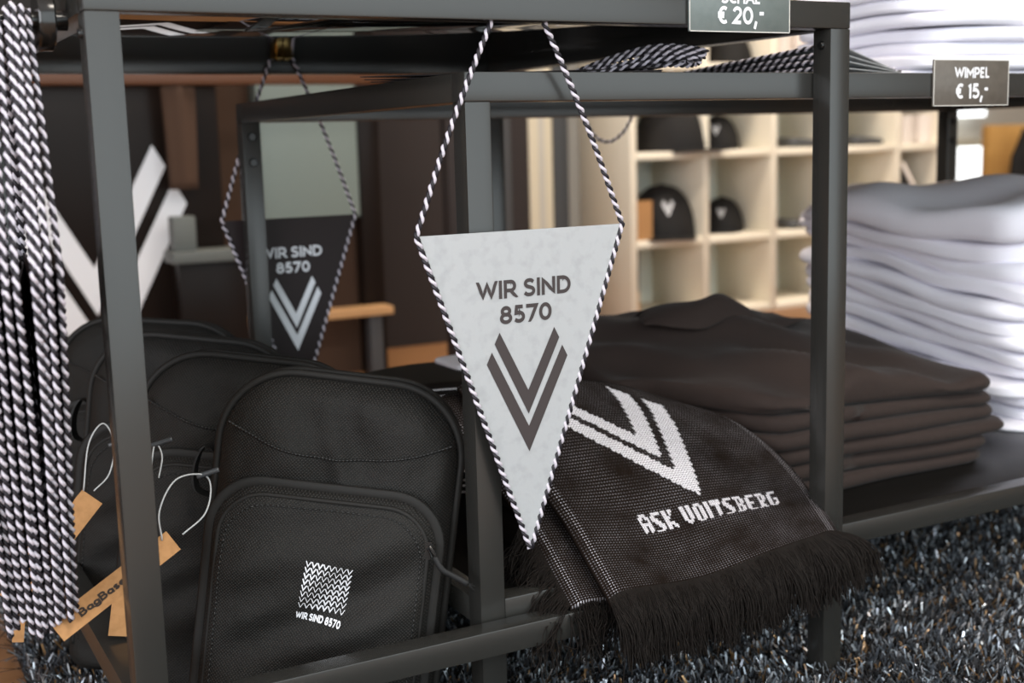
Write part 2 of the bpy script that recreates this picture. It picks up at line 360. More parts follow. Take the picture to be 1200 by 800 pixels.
XB, YB, HB, DB, zB, WB, tb = .3704, .0316, .7638, .8134, .2019, 1.5633, .0297
B = thing('display_table', 'lower dark grey steel table pushed halfway under the taller one', 'table', (XB, YB, 0))
for x in (0, WB-tb):
    for y in (0, DB-tb):
        leg = bevel_box('leg', (x, y, 0), (x+tb, y+tb, HB-t), 'powder_coat', B)
        for z in (HB-t-.022, HB-t-.062):
            mb = MB(); mb.lathe([(.0001, -.004), (.0055, -.004), (.0072, -.0015), (.0072, 0)], 16, 0, 'y', (x+tb/2, y, z)); 
            if y: mb.build('bolt', 'steel_dark', leg, True, 40)
bevel_box('top_rail', (0, 0, HB-t), (WB, t, HB), 'powder_coat', B); bevel_box('top_rail', (0, DB-t, HB-t), (WB, DB, HB), 'powder_coat', B)
bevel_box('top_rail', (0, t, HB-t), (t, DB-t, HB), 'powder_coat', B); bevel_box('top_rail', (WB-t, t, HB-t), (WB, DB-t, HB), 'powder_coat', B)
bevel_box('top_panel', (t, t, HB-.012), (WB-t, DB-t, HB-.0005), 'black_glass', B, .0005, 1)
bevel_box('lower_rail', (tb, .0006, zB-tl), (WB-tb, tl, zB), 'powder_coat', B); bevel_box('lower_rail', (tb, DB-tl, zB-tl), (WB-tb, DB-.0006, zB), 'powder_coat', B)
bevel_box('lower_rail', (.0006, tb, zB-tl), (tl, DB-tb, zB), 'powder_coat', B); bevel_box('lower_rail', (WB-tl, tb, zB-tl), (WB-.0006, DB-tb, zB), 'powder_coat', B)
bevel_box('shelf_panel', (tl, tl, zB-.014), (WB-tl, DB-tl, zB-.004), 'shelf_black', B, .0006, 1)
ZS = zB-.004

# ------------------------------------------------------------------ pennants
PW, PH = .238, .340
def pennant_mesh_fn(seed, warp):
    def fn(x, z, off=0):
        return (x, off+warp*(math.sin(9*x+seed)*math.cos(7*z+seed*2)*.5+math.sin(15*x*(1+seed*.1)-6*z)*.2), z)
    return fn
def pennant(name, label, white, loc, rot, seed=0, warp=.006, top=(.027, .205), group=None, k_=1, hang=True, cordphase=0, printed=True, eyelet=True, edge_cord=True):
    """plaque with its top edge at the local origin, tip at -PH; cords run up to (+-top[0], top[1])"""
    T = thing(name, label, 'pennant', loc, rot, group); fn = pennant_mesh_fn(seed, warp); PW, PH = .238*k_, .340*k_
    n = 18; V = []; th = .0012
    for s in (-1, 1):
        for i in range(n+1):
            z = -PH*i/n; hw = PW/2*(1-i/n)*.985+.001
            V += [fn(-hw+2*hw*j/n, z, s*th/2) for j in range(n+1)]
    m = n+1; F = [f[::-1] for f in grid_faces(m, m)]; F = [f[::-1] for f in F]+[f[::-1] for f in grid_faces(m, m, m*m)]
    rim = [j for j in range(m)]+[i*m+n for i in range(1, m)]+[n*m+j for j in range(n-1, -1, -1)]+[i*m for i in range(n-1, 0, -1)]
    F += [(a, b, b+m*m, a+m*m) for a, b in zip(rim, rim[1:]+rim[:1])]
    cl = mk('cloth', V, F, 'pennant_white' if white else 'pennant_black', T, True, auto=60)
    if printed:
        ink = 'ink_dark' if white else 'ink_white'; pf = lambda x, z: fn(x, z, -th/2-.0004)
        g = 1.118*k_
        v, f = text2d('WIR SIND', .0170*g, .205, .32, width=.0965*g, step=.3); print_on('lettering', shift(v, -.001, -.0535*g), f, ink, pf, cl)
        v, f = text2d('8570', .0170*g, .215, .30, width=.0520*g, step=.3); print_on('lettering', shift(v, 0, -.0775*g), f, ink, pf, cl)
        v, f = emblem2d(.0870*g); print_on('emblem', shift(v, .001, -.122*g), f, ink, pf, cl)
    e = PW/2+.002
    if edge_cord:
        for s in (-1, 1):
            path = [fn(s*(e*(1-k/20)+.0005), -PH*1.008*k/20) for k in range(21)]
            if hang:
                x0, z0 = top; up = [(s*(x0+(e-x0)*q), -0.0+(z0)*(1-q), .0) for q in np.linspace(0, 1, 9)]
                bow = [(a+s*.004*math.sin(math.pi*q), fn(s*e, 0)[1]*q, b) for (a, b, _), q in zip(up, np.linspace(0, 1, 9))]
                path = bow[:-1]+path
            cord('cord', path, T, .0032, .0138, cordphase+s)
    if hang and eyelet:
        x0, z0 = top; mb = MB(); mb.tube([(-x0-.002, 0, z0), (0, 0, z0+.0015), (x0+.002, 0, z0)], .0022, 8); mb.lathe([(.0001, -.005), (.0035, -.004), (.004, 0), (.0035, .004), (.0001, .005)], 12, 0, 'x', (-.005, -.003, z0-.001)); mb.lathe([(.0001, -.005), (.0035, -.004), (.004, 0), (.0035, .004), (.0001, .005)], 12, 0, 'x', (.006, -.003, z0-.001)); mb.build('hanging_clip', 'brass', T, True, 40)
    return T
pennant('pennant', 'white pennant with dark double V hanging in front, centre of the picture', True, (.4235, .012, .6025), (0, 0, 0), 1.3, .003, (.0305, .2085), eyelet=False)
pennant('pennant', 'black pennant with white double V hanging behind the backpacks', False, (.4535, .8535, .581), (0, 0, 0), .4, .003, (.0175, .2545), None, .935, cordphase=1)

# bundle of black pennants on the peg of the tall table, seen almost edge-on
which = ['nearest the black disc', 'second from the black disc', 'third from the black disc', 'fourth from the black disc', 'fifth from the black disc', 'sixth from the black disc', 'seventh from the black disc', 'eighth from the black disc', 'ninth from the black disc', 'tenth from the black disc', 'farthest from the black disc']
for k in range(11):
    jit = rng.normal(0, 1, 4)
    T = pennant('pennant', 'black pennant with striped cord in the edge-on bundle, '+which[k], False, (-.0335-.0060*k, .085+.006*jit[1], .597+.006*jit[2]),
                (0, math.radians(-.6+.5*jit[3]), math.radians(83+1.6*jit[0]-.5*(k-5))), k*.7, .003, (.009, .224), 'pennants bundled on the peg', cordphase=k*1.3, eyelet=False)

# price signs
def sign(label, m, x0, y, z0, w, h, lines):
    T = thing('price_sign', label, 'sign', (x0, y, z0)); bd = bevel_box('board', (0, -.003, 0), (w, 0, h), m, T, .0003, 1)
    mb = MB(); e = .0009
    mb.box((0, -.0034, 0), (w, -.0028, e)); mb.box((0, -.0034, h-e), (w, -.0028, h)); mb.box((0, -.0034, 0), (e, -.0028, h)); mb.box((w-e, -.0034, 0), (w, -.0028, h)); mb.build('cut_edge', 'sign_edge', T)
    for txt, hh, ww, zc, th in lines:
        v, f = text2d(txt, hh, th, .27, width=ww); print_on('lettering', v, f, 'ink_white', lambda a, b: (w/2+a, -.0036, zc+b), bd)
    return T
sign('grey-green price sign for scarves at 20 euros on the top rail', 'sign_green', .6245, -.0003, .8045, .1385, .060, [('SCHAL', .0128, .052, .0367, .21), ('€ 20,-', .0190, .063, .0180, .20)])
sign('brown price sign for pennants at 15 euros beside folded white shirts', 'sign_brown', at(1092, 90, Y=YB)[0], YB-.0003, .7225, .1345, .0575, [('WIMPEL', .0135, .060, .0415, .21), ('€ 15,-', .0190, .057, .0185, .20)])

# ------------------------------------------------------------------ backpacks
def outline(hw, h, rt, rb, n=10):
    P = []
    for cx, cz, a0, r in ((hw-rb, rb, -90, rb), (hw-rt, h-rt, 0, rt), (-hw+rt, h-rt, 90, rt), (-hw+rb, rb, 180, rb)):
        P += [(cx+r*math.cos(math.radians(a0+90*k/n)), cz+r*math.sin(math.radians(a0+90*k/n))) for k in range(n+1)]
    Q = np.array(P+[P[0]]); return resample(Q, .006)[:-1]
BH, BW, BD = .437, .132, .090
def crown(z): return .010*math.cos(z*3)
def body_y(x, z):
    a = max(0, 1-(abs(x)/BW)**3); b = max(0, 1-(abs(z-.22)/.235)**4)
    w = .0085*math.sin(34*x+12*math.sin(13*z))*max(0, 1-abs(z-.36)/.11)+.0045*math.sin(48*z+26*x+4*math.sin(30*x))
    return -.022*a*b+w*a*b
def pocket_y(x, z):
    a = max(0, 1-(abs(x+.003)/.120)**4); b = max(0, 1-(abs(z-.15)/.170)**4)
    return -.036-.020*a*b+(.0060*math.sin(24*x+9*math.sin(10*z))+.0035*math.sin(55*x-22*z+5*math.sin(17*z)))*a*b
def shell(O, prof, cy, yfn, rings=9, back=True):
    """prof: list of (inset, y); front is capped with concentric rings that follow yfn"""
    c = O.mean(0); c = np.array((c[0], cy)); n = len(O); V = []; ext = np.abs(O-c).max(0)
    def ring(ins): return c+(O-c)*(1-ins/ext)
    rows = []
    for ins, y in prof: rows.append([(q[0], y, q[1]) for q in ring(ins)])
    last = ring(prof[-1][0])
    for k in range(1, rings+1):
        s = 1-k/rings; s = s if k < rings else .001
        rows.append([((c+(q-c)*s)[0], yfn(*(c+(q-c)*s)), (c+(q-c)*s)[1]) for q in last])
    for r in rows: V += r
    F = grid_faces(len(rows), n, 0, True)
    if back: F.append(tuple(range(n))[::-1])
    return V, F
def backpack(label, loc, rz, lean, tilt, group):
    T = thing('backpack', label, 'backpack', loc, (0, 0, 0), group)
    T.rotation_euler = (Matrix.Rotation(rz, 3, 'Z') @ Matrix.Rotation(tilt, 3, 'X') @ Matrix.Rotation(lean, 3, 'Y')).to_euler()
    O = outline(BW, BH, .080, .03)
    V, F = shell(O, [(.03, BD), (.010, BD-.006), (.0, BD-.022), (.0, .045), (.0, .022), (.004, .008), (.010, .0015)], .22, lambda x, z: body_y(x, z), 16)
    body = mk('body', V, [f[::-1] for f in F], 'nylon_black', T)
    c = np.array((0, .22)); ring = lambda ins, y, OO=O: [(c[0]+(q[0]-c[0])*(1-ins/BW), y, c[1]+(q[1]-c[1])*(1-ins/.22)) for q in np.vstack((OO, OO[:1]))]
    mb = MB(); mb.tube(ring(-.001, .016), .0045, 8, cap=False); mb.build('piping', 'nylon_plain', T, True)
    mb = MB(); mb.tube(ring(-.0005, .055), .0035, 8, cap=False); mb.build('piping', 'nylon_plain', T, True)
    # curved seam of the yoke with a run of stitches
    yk = lambda x: .378-.024*(1-(x/.115)**2)
    P = [(x, body_y(x, yk(x))-.0012, yk(x)) for x in np.linspace(-.122, .122, 64)]
    mb = MB()
    for k in range(0, 63, 1): mb.tube([np.array(P[k])*.85+np.array(P[k+1])*.15, np.array(P[k])*.15+np.array(P[k+1])*.85], .0009, 5)
    mb.build('stitching', 'zip_black', T, True)
    mb = MB(); mb.tube([(x, y+.0006, z) for x, y, z in P], .0015, 6, flat=.5); mb.build('yoke_seam', 'nylon_plain', T, True)
    # front pocket with zip
    O2 = outline(.121, .318, .052, .025); O2[:, 0] += -.003; O2[:, 1] += .004
    V, F = shell(O2, [(.0, .01), (.0, -.022), (.0025, -.031), (.007, -.0355)], .16, pocket_y, 26, False)
    pk = mk('front_pocket', V, [f[::-1] for f in F], 'nylon_black', T)
    c2 = np.array((O2[:, 0].mean(), .16)); ext = np.abs(O2-c2).max(0)
    up = [q for q in O2 if q[1] > .03]; k0 = max(range(len(O2)), key=lambda k: O2[k][1] < .03 and O2[(k+1) % len(O2)][1] >= .03)
    seq = [O2[(k0+k) % len(O2)] for k in range(len(O2))]; seq = [q for q in seq if q[1] > .03]
    tape = [(c2[0]+(q[0]-c2[0])*(1+.0015/ext[0]), -.026, c2[1]+(q[1]-c2[1])*(1+.0015/ext[1])) for q in seq]
    mb = MB(); mb.tube(tape, .0065, 8, flat=.35); zp = mb.build('zipper', 'nylon_plain', pk, True)
    rim = [(c2[0]+(q[0]-c2[0])*(1-.009/ext[0]), -.0375, c2[1]+(q[1]-c2[1])*(1-.009/ext[1])) for q in seq]
    mb = MB(); mb.tube(rim, .0028, 6); mb.build('piping', 'nylon_plain', pk, True)
    mb = MB()
    R2 = resample([(a*1.0, b, c_) for a, b, c_ in rim], .006)
    for k in range(len(R2)-1):
        a, b = R2[k].copy(), R2[k+1].copy(); q = np.array((c2[0], -.039, c2[1])); a = a+(q-a)*.06; b = b+(q-b)*.06; a[1] = pocket_y(a[0], a[2])-.0006; b[1] = pocket_y(b[0], b[2])-.0006
        mb.tube([a*.85+b*.15, a*.15+b*.85], .0007, 4)
    mb.build('stitching', 'zip_black', pk, True)
    # slider and pull on the upper right corner
    px, pz = .106, .272
    mb = MB(); mb.box((px-.005, -.040, pz-.009), (px+.006, -.030, pz+.010)); mb.tube([(px+.004, -.043, pz+.006), (px+.010, -.046, pz), (px+.014, -.044, pz-.008), (px+.008, -.042, pz-.006), (px+.003, -.042, pz+.003)], .0016, 6)
    sl = mb.build('zipper_slider', 'steel_dark', T, True, 40)
    mb = MB(); mb.tube(catmull([(px+.010, -.044, pz-.004), (px+.020, -.047, pz-.016), (px+.034, -.048, pz-.022), (px+.049, -.050, pz-.028)], 5), .0036, 8, flat=.7)
    for k in range(7): mb.tube([(px+.048, -.050, pz-.0275), (px+.055+.002*math.sin(k*2), -.050+.002*math.cos(k*3), pz-.031+.0012*(k-3))], .0005, 4)
    mb.build('zipper_pull', 'webbing_black', sl, True)
    # side webbing loop
    w = [(-BW-.002, .05, .325), (-BW-.020, .045, .342), (-BW-.030, .042, .320), (-BW-.026, .040, .292), (-BW-.004, .042, .285)]
    P = catmull(w, 6); mb = MB(); V = []
    for q in P: V += [(q[0], q[1]-.011, q[2]), (q[0], q[1]+.011, q[2]), (q[0]*.985, q[1]+.011, q[2]), (q[0]*.985, q[1]-.011, q[2])]
    mb.add(V, grid_faces(len(P), 4, 0, True)); mb.build('strap_loop', 'webbing_black', T, True, 40)
    return T, pk
def copy_tree(o, parent=None):
    c = o.copy(); COL.objects.link(c); c.parent = parent
    for ch in o.children: copy_tree(ch, c)
    return c
GB = 'row of black backpacks under the tall table'
bag, pk = backpack('frontmost black backpack with printed V pattern and zipped front pocket', (.222, .150, .012), math.radians(-27), math.radians(8.5), math.radians(-3), GB)
bag.location = Vector(at(381, 691, Y=.088))-bag.rotation_euler.to_matrix() @ Vector((.006, pocket_y(.006, .222), .222)); bag0 = np.array(bag.location)
bags = [bag]
for lab, off, rz, ln, ti in (('second black backpack, directly behind the printed one', (-.052, .160, .004), -28, 8, -4),
                             ('third black backpack from the front in the row', (-.075, .320, .010), -28, 7, -5),
                             ('rearmost black backpack, nearest the hanging black pennant', (-.080, .480, .014), -27, 5, -6)):
    loc = tuple(bag0+np.array(off))
    c = copy_tree(bag); c['label'] = lab; c.location = loc
    c.rotation_euler = (Matrix.Rotation(math.radians(rz), 3, 'Z') @ Matrix.Rotation(math.radians(ti), 3, 'X') @ Matrix.Rotation(math.radians(ln), 3, 'Y')).to_euler()
    bags.append(c)
# print on the front pocket of the nearest backpack: a field of small Vs and a line of text
V, F = [], []
cw, rh = .0063, .0066
for r in range(8):
    for k in range(8):
        x0, z0 = (k-3.5)*cw, (3.5-r)*rh; thick = .00105+.00045*math.sin(r*.7+k*.9)
        v, f = ribbon(np.array([(x0-cw*.43, z0+rh*.42), (x0-.0002, z0-rh*.42), (x0+cw*.43, z0+rh*.42)]), thick); o = len(V); V += [tuple(q) for q in v]; F += [tuple(a+o for a in g) for g in f]
ca_, sa_ = math.cos(math.radians(-5)), math.sin(math.radians(-5))
def pfn(x, z): x, z = x*ca_-z*sa_+.006, x*sa_+z*ca_+.224; return (x, pocket_y(x, z)-.0011, z)
pr = print_on('print', V, F, 'ink_white', pfn, pk)
v, f = text2d('WIR SIND 8570', .0080, .24, .34, .08, width=.0475); print_on('lettering', shift(v, -.001, -.0355), f, 'ink_white', pfn, pk)

bpy.context.view_layer.update()
def own(o, bagobj):
    o.parent = bagobj; o.matrix_parent_inverse = bagobj.matrix_world.inverted(); return o
def kraft_tag(bagobj, p0, p1, w, nrm, string, text=None, bow=.004, tip=False):
    """folded kraft hang tag from p0 (hole end) to p1 with its elastic string"""
    p0, p1 = np.array(p0, float), np.array(p1, float); d = p1-p0; L = np.linalg.norm(d); d /= L; n = np.array(nrm, float); n -= d*(n@d); n /= np.linalg.norm(n); s = np.cross(n, d)
    V = []; n1 = 12
    for sd in (0, 1):
        for k in range(n1+1):
            q = k/n1; hw = w/2
            c = p0+d*L*q+n*(bow*math.sin(math.pi*q)+sd*.0012); V += [c-s*hw, c+s*hw]
    m = 2*(n1+1); F = grid_faces(n1+1, 2)+[f[::-1] for f in grid_faces(n1+1, 2, m)]
    F += [(2*k, 2*k+2, m+2*k+2, m+2*k) for k in range(n1)]+[(2*k+3, 2*k+1, m+2*k+1, m+2*k+3) for k in range(n1)]+[(0, 1, m+1, m), (m-2, m-1, 2*m-1, 2*m-2)]
    tg = own(mk('hang_tag', V, F, 'kraft', None, True, auto=40), bagobj); tg['label'] = 'brown kraft paper hang tag'
    if text:
        v, f = text2d(text, w*.34, .22, .26, width=w*2.15)
        q0 = p0+d*L*text_at; P = [q0-d*x-s*y+n*(.0012+bow*math.sin(math.pi*min(1, max(0, text_at-x/L)))+.0006+.00003*ly_) for x, y, ly_ in v]
        o = mk('lettering', P, f, 'kraft_ink', None, False); o.parent = tg; o.matrix_parent_inverse = Matrix.Identity(4)
    if string:
        mb = MB(); mb.tube(catmull(string, 8), .0009, 6); own(mb.build('tag_string', 'elastic_grey', None, True), bagobj)
        a = np.array(string[len(string)//2]); b = a+np.array((.010, -.004, .003)); mb = MB(); mb.tube(catmull([a-(b-a)*.6, a, b, b+(b-a)*.5], 4), [.0028]*13, 8, flat=.7); own(mb.build('toggle', 'plastic_grey', None, True), bagobj)
    return tg
text_at = .63
cn = CAM-np.array((0, .2, .25)); cn = cn/np.linalg.norm(cn)
s1 = [at(190, 633, Y=.112), at(187, 598, Y=.11), at(206, 562, Y=.118), at(238, 556, Y=.13), at(247, 572, Y=.13), at(240, 602, Y=.12), at(214, 626, Y=.112)]
kraft_tag(bag, at(203, 633, Y=.114), at(66, 740, Y=.085), .0235, cn, s1, 'BagBase')
s2 = [at(98, 575, Y=.30), at(104, 520, Y=.305), at(121, 496, Y=.31), at(134, 520, Y=.31), at(128, 555, Y=.305), at(110, 575, Y=.30)]
kraft_tag(bags[1], at(108, 582, Y=.30), at(12, 705, Y=.26), .027, cn, s2)
s3 = [at(186, 560, Y=.215), at(190, 535, Y=.22), at(184, 520, Y=.225), at(180, 525, Y=.225), at(176, 560, Y=.215)]
kraft_tag(bags[1], at(146, 690, Y=.20), at(140, 745, Y=.19), .023, cn, s3)
kraft_tag(bags[2], at(28, 640, Y=.28), at(21, 752, Y=.27), .012, cn, None)

# ------------------------------------------------------------------ scarves
ctl = [  # rows from the back fold to the hem, columns left to right: (px, py, Y)
    [(535, 448, .285), (625, 442, .282), (715, 449, .275), (803, 468, .250)],
    [(572, 492, .232), (672, 484, .228), (770, 479, .220), (862, 488, .195)],
    [(618, 548, .165), (718, 536, .160), (817, 524, .150), (912, 527, .128)],
    [(658, 604, .090), (760, 592, .086), (858, 573, .078), (945, 565, .064)],
    [(689, 656, .025), (790, 641, .021), (880, 616, .014), (967, 595, .002)],
    [(716, 702, -.022), (812, 680, -.026), (905, 652, -.031), (985, 622, -.036)]]
CT = np.array([[at(*q[:2], Y=q[2]) for q in row] for row in ctl])
LV = np.linalg.norm(np.diff(CT.mean(1), axis=0), axis=1).sum()
def _spl(P, t):
    n = len(P)-1; k = min(int(t*n), n-1); f_ = t*n-k; Q = lambda i: P[i] if 0 <= i <= n else (2*P[0]-P[1] if i < 0 else 2*P[n]-P[n-1])
    p0, p1, p2, p3 = Q(k-1), Q(k), Q(k+1), Q(k+2)
    return .5*(2*p1+(p2-p0)*f_+(2*p0-5*p1+4*p2-p3)*f_*f_+(3*p1-p0-3*p2+p3)*f_**3)
def scarf_pt(u, v, sh=np.zeros(3)):
    p_ = _spl(np.array([_spl(row, min(1, max(0, u))) for row in CT]), min(1, max(0, v)))
    e = max(0, (abs(u-.5)-.44)/.06); p_ = p_+np.array((0, 0, -.006*e*e))
    return p_+sh+np.array((0, 0, .0025*math.sin(5*u+3*v)+.0016*math.sin(11*u-6*v)))
SW = .33
def knit_sheet(name, fn, nu, nv, Lv, parent, uoff=0, th=.006, m='scarf_knit'):
    V, UV = [], []
    for s in (0, 1):
        for i in range(nv+1):
            for j in range(nu+1):
                q = np.array(fn(j/nu, i/nv)); V.append(q-np.array((0, 0, th*s))); UV.append((j/nu*SW, i/nv*Lv))
    a, b = nu+1, nv+1; F = [f[::-1] for f in grid_faces(b, a)]+grid_faces(b, a, a*b)
    rim = list(range(a))+[i*a+nu for i in range(1, b)]+[nv*a+j for j in range(nu-1, -1, -1)]+[i*a for i in range(nv-1, 0, -1)]
    F += [(p_, q, q+a*b, p_+a*b) for p_, q in zip(rim, rim[1:]+rim[:1])]
    o = mk(name, V, F, m, parent, True); me = o.data; uvl = me.uv_layers.new(name='UVMap'); li = np.zeros(len(me.loops), np.int32); me.loops.foreach_get('vertex_index', li)
    uvl.data.foreach_set('uv', np.array(UV)[li].ravel()); return o
def fringe(parent, starts, dirs, n, L, spread=.004, seed=1, r=.00065):
    g = np.random.default_rng(seed); mb = MB()
    for k in range(n):
        q = g.random(); i = q*(len(starts)-1); a = int(i); f_ = i-a; b = min(a+1, len(starts)-1)
        p0 = starts[a]*(1-f_)+starts[b]*f_; d0 = dirs[a]*(1-f_)+dirs[b]*f_; l = L*(.8+.35*g.random()); w = math.sin(q*37)*.008+math.sin(q*91)*.004
        side = np.array((1, 0, 0)); jit = g.normal(0, spread, (3, 3))
        P = [p0, p0+d0*l*.35+side*w*.5+jit[0]*.4, p0+(d0*.62+np.array((0, 0, -.12)))*l+side*w+jit[1]*.8, p0+(d0*.70+np.array((0, 0, -.46)))*l+side*w*1.2+jit[2]*1.3]
        mb.tube(catmull(P, 3), r*(.8+.5*g.random()), 3, cap=False)
    o = mb.build('fringe', 'fringe_black', parent, True); o['kind'] = 'stuff'; return o
S = thing('scarf', 'black knitted scarf with white double V and town name draped forward', 'scarf')
body = knit_sheet('knit_body', lambda u, v: scarf_pt(u, v), 60, 70, LV, S)
def on_scarf(u, v, h=.0012):
    p_ = scarf_pt(u, v); du = scarf_pt(min(1, u+.01), v)-scarf_pt(max(0, u-.01), v); dv = scarf_pt(u, min(1, v+.01))-scarf_pt(u, max(0, v-.01)); n = np.cross(dv, du); n /= np.linalg.norm(n)
    if n[2] < 0: n = -n
    return p_+n*h
# knitted marks: every filled stitch is a small slanted leaf, so the edges step like knitting
def stitches(name, inside, u0, u1, v0, v1, du, dv, parent):
    V, F = [], []; nu, nv = int((u1-u0)/du), int((v1-v0)/dv)
    for i in range(nv):
        for j in range(nu):
            u, v = u0+(j+.5)*du, v0+(i+.5)*dv
            if not inside(u, v): continue
            for s in (-1, 1):
                a, b = u+s*du*.02, u+s*du*.52; o = len(V)
                V += [on_scarf(a, v+dv*.55), on_scarf(b, v-dv*.15), on_scarf(b, v-dv*.85, .0008), on_scarf(a, v-dv*.15, .0016)]; F.append((o, o+1, o+2, o+3))
    return mk(name, V, F, 'scarf_trim', parent, False)
def pix_to_uv(px, py):                # nearest cloth coordinate of a photo point, by search on the modelled cloth
    best = None
    for u in np.linspace(-.0, 1, 81):
        for v in np.linspace(0, 1, 81):
            d = _spl2[int(round(v*80)), int(round(u*80))]; e = (d[0]-px)**2+(d[1]-py)**2
            if best is None or e < best[0]: best = (e, u, v)
    return best[1:]
_spl2 = np.zeros((81, 81, 2))
for i in range(81):
    for j in range(81):
        d = scarf_pt(j/80, i/80)-CAM; z = d@_f; _spl2[i, j] = (600+FPX*(d@_r)/z, 400-FPX*(d@_u)/z)
tipuv = pix_to_uv(820, 581); topuv = pix_to_uv(776, 476)
lefuv = pix_to_uv(636, 488); tip_ = np.array(tipuv); bE = np.array(topuv)-np.array(lefuv); aE = ((np.array(topuv)+np.array(lefuv))/2-tip_)/1.015; iE = np.linalg.inv(np.array((bE, aE)).T)
aspect = SW/LV
def in_poly(x, y, P):
    c = False; n = len(P)
    for i in range(n):
        (x1, y1), (x2, y2) = P[i], P[i-1]
        if (y1 > y) != (y2 > y) and x < (x2-x1)*(y-y1)/(y2-y1)+x1: c = not c
    return c
E_out = [(-.5, 0), (-.435, .125), (0, -.73), (.435, .125), (.5, 0), (0, -1.015)]; E_in = [(-.40, .21), (-.337, .33), (0, -.33), (.337, .33), (.40, .21), (0, -.595)]
def in_emblem(u, v):
    x, y = iE @ (np.array((u, v))-tip_); y -= 1.015
    return in_poly(x, y, E_out) or in_poly(x, y, E_in)
stitches('emblem', in_emblem, 0, 1, .0, .8, .0115, .0092, S)
PIX = {'A': ['01110', '11011', '10001', '11111', '11011', '11011', '10010'], 'S': ['01111', '11000', '11100', '01110', '00111', '00011', '11110'], 'K': ['11011', '11010', '11100', '11000', '11110', '11011', '11001'],
       'V': ['11011', '11011', '11011', '11011', '11011', '01110', '00100'], 'O': ['01110', '11011', '11011', '11011', '11011', '11011', '01110'], 'I': ['11', '11', '11', '11', '11', '11', '11'],
       'T': ['11111', '11111', '00110', '00110', '00110', '00110', '00100'], 'B': ['11110', '01011', '01011', '01110', '01011', '01011', '11110'], 'E': ['01111', '11000', '11000', '11110', '11000', '11000', '01111'],
       'R': ['11110', '01011', '01011', '01110', '01100', '01110', '11011'], 'G': ['01111', '11000', '11000', '11011', '11001', '11011', '01110'], ' ': ['00']*7}
txt = 'ASK VOITSBERG'; cols = []
for ch in txt:
    g = PIX[ch]; cols += [''.join(row[k] for row in g) for k in range(len(g[0]))]+['0'*7]
ta, tb_ = pix_to_uv(757, 628), pix_to_uv(908, 577); vc = (ta[1]+tb_[1])/2; cdu = (tb_[0]-ta[0])/len(cols); rdv = .0125
def in_text(u, v):
    k = int((u-ta[0])//cdu); r = int((v-(vc-3.5*rdv))//rdv)
    return 0 <= k < len(cols) and 0 <= r < 7 and cols[k][r] == '1'
stitches('lettering', in_text, ta[0], tb_[0]+.001, vc-3.5*rdv, vc+3.5*rdv, cdu, rdv/2, S)
hem = [scarf_pt(u, .982)+np.array((0, 0, .0015)) for u in np.linspace(0, 1, 40)]
hd = [np.array((-.05+.10*(k/39), -.62, -.55))+(np.array((.75, .1, .25))*max(0, (k-33)/6)) for k in range(40)]
fringe(S, hem, hd, 3000, .074, .003, 3)
# second scarf lying beneath, showing at the left
S2 = thing('scarf', 'black knitted scarf under the draped one, its edge and fringe showing', 'scarf')
sh = np.array((-.034, .012, -.018)); knit_sheet('knit_body', lambda u, v: scarf_pt(u*.97, v*.93, sh), 30, 36, LV, S2)
hem = [scarf_pt(u*.97, .92, sh)-np.array((0, 0, .003)) for u in np.linspace(0, 1, 30)]
fringe(S2, hem, [np.array((-.25, -.5, -.55))]*30, 500, .06, .006, 4)
lf = [scarf_pt(0, v, sh) for v in np.linspace(.55, .92, 10)]
fringe(S2, lf, [np.array((-.7, -.25, -.55))]*10, 420, .065, .007, 5)

# folded slabs: scarves and shirts
def rrect(w, d, r, n=7):
    P = []
    for cx, cy, a0 in ((w/2-r, d/2-r, 0), (-w/2+r, d/2-r, 90), (-w/2+r, -d/2+r, 180), (w/2-r, -d/2+r, 270)):
        P += [(cx+r*math.cos(math.radians(a0+90*k/n)), cy+r*math.sin(math.radians(a0+90*k/n))) for k in range(n+1)]
    return resample(np.array(P+[P[0]]), min(w, d)/22)[:-1]
def slab(w, d, h, r, fn, rings=8, edge=6, notch=0):
    """soft folded slab: rounded rim, both faces in rings; fn displaces (x,y,z)"""
    O = rrect(w, d, r); n = len(O); rows = []
    def sc(ins): return O*(1-ins/np.array((w/2, d/2)))
    for k in range(rings):
        s = .001+(1-.001)*k/rings; rows.append([(*(q*s*(1-h*.5/np.array((w/2, d/2)))), 0) for q in O])
    for k in range(edge+1):
        a = -90+180*k/edge; ins = h*.5*(1-math.cos(math.radians(a)))
        z = h*(.5+.5*math.sin(math.radians(a)))
        if notch: ins += notch*math.exp(-((z/h-.5)/.12)**2)
        rows.append([(*q, z) for q in sc(ins)])
    for k in range(rings-1, -1, -1):
        s = .001+(1-.001)*k/rings; rows.append([(*(q*s*(1-h*.5/np.array((w/2, d/2)))), h) for q in O])
    V = [fn(*q) for r_ in rows for q in r_]; return V, grid_faces(len(rows), n, 0, True)
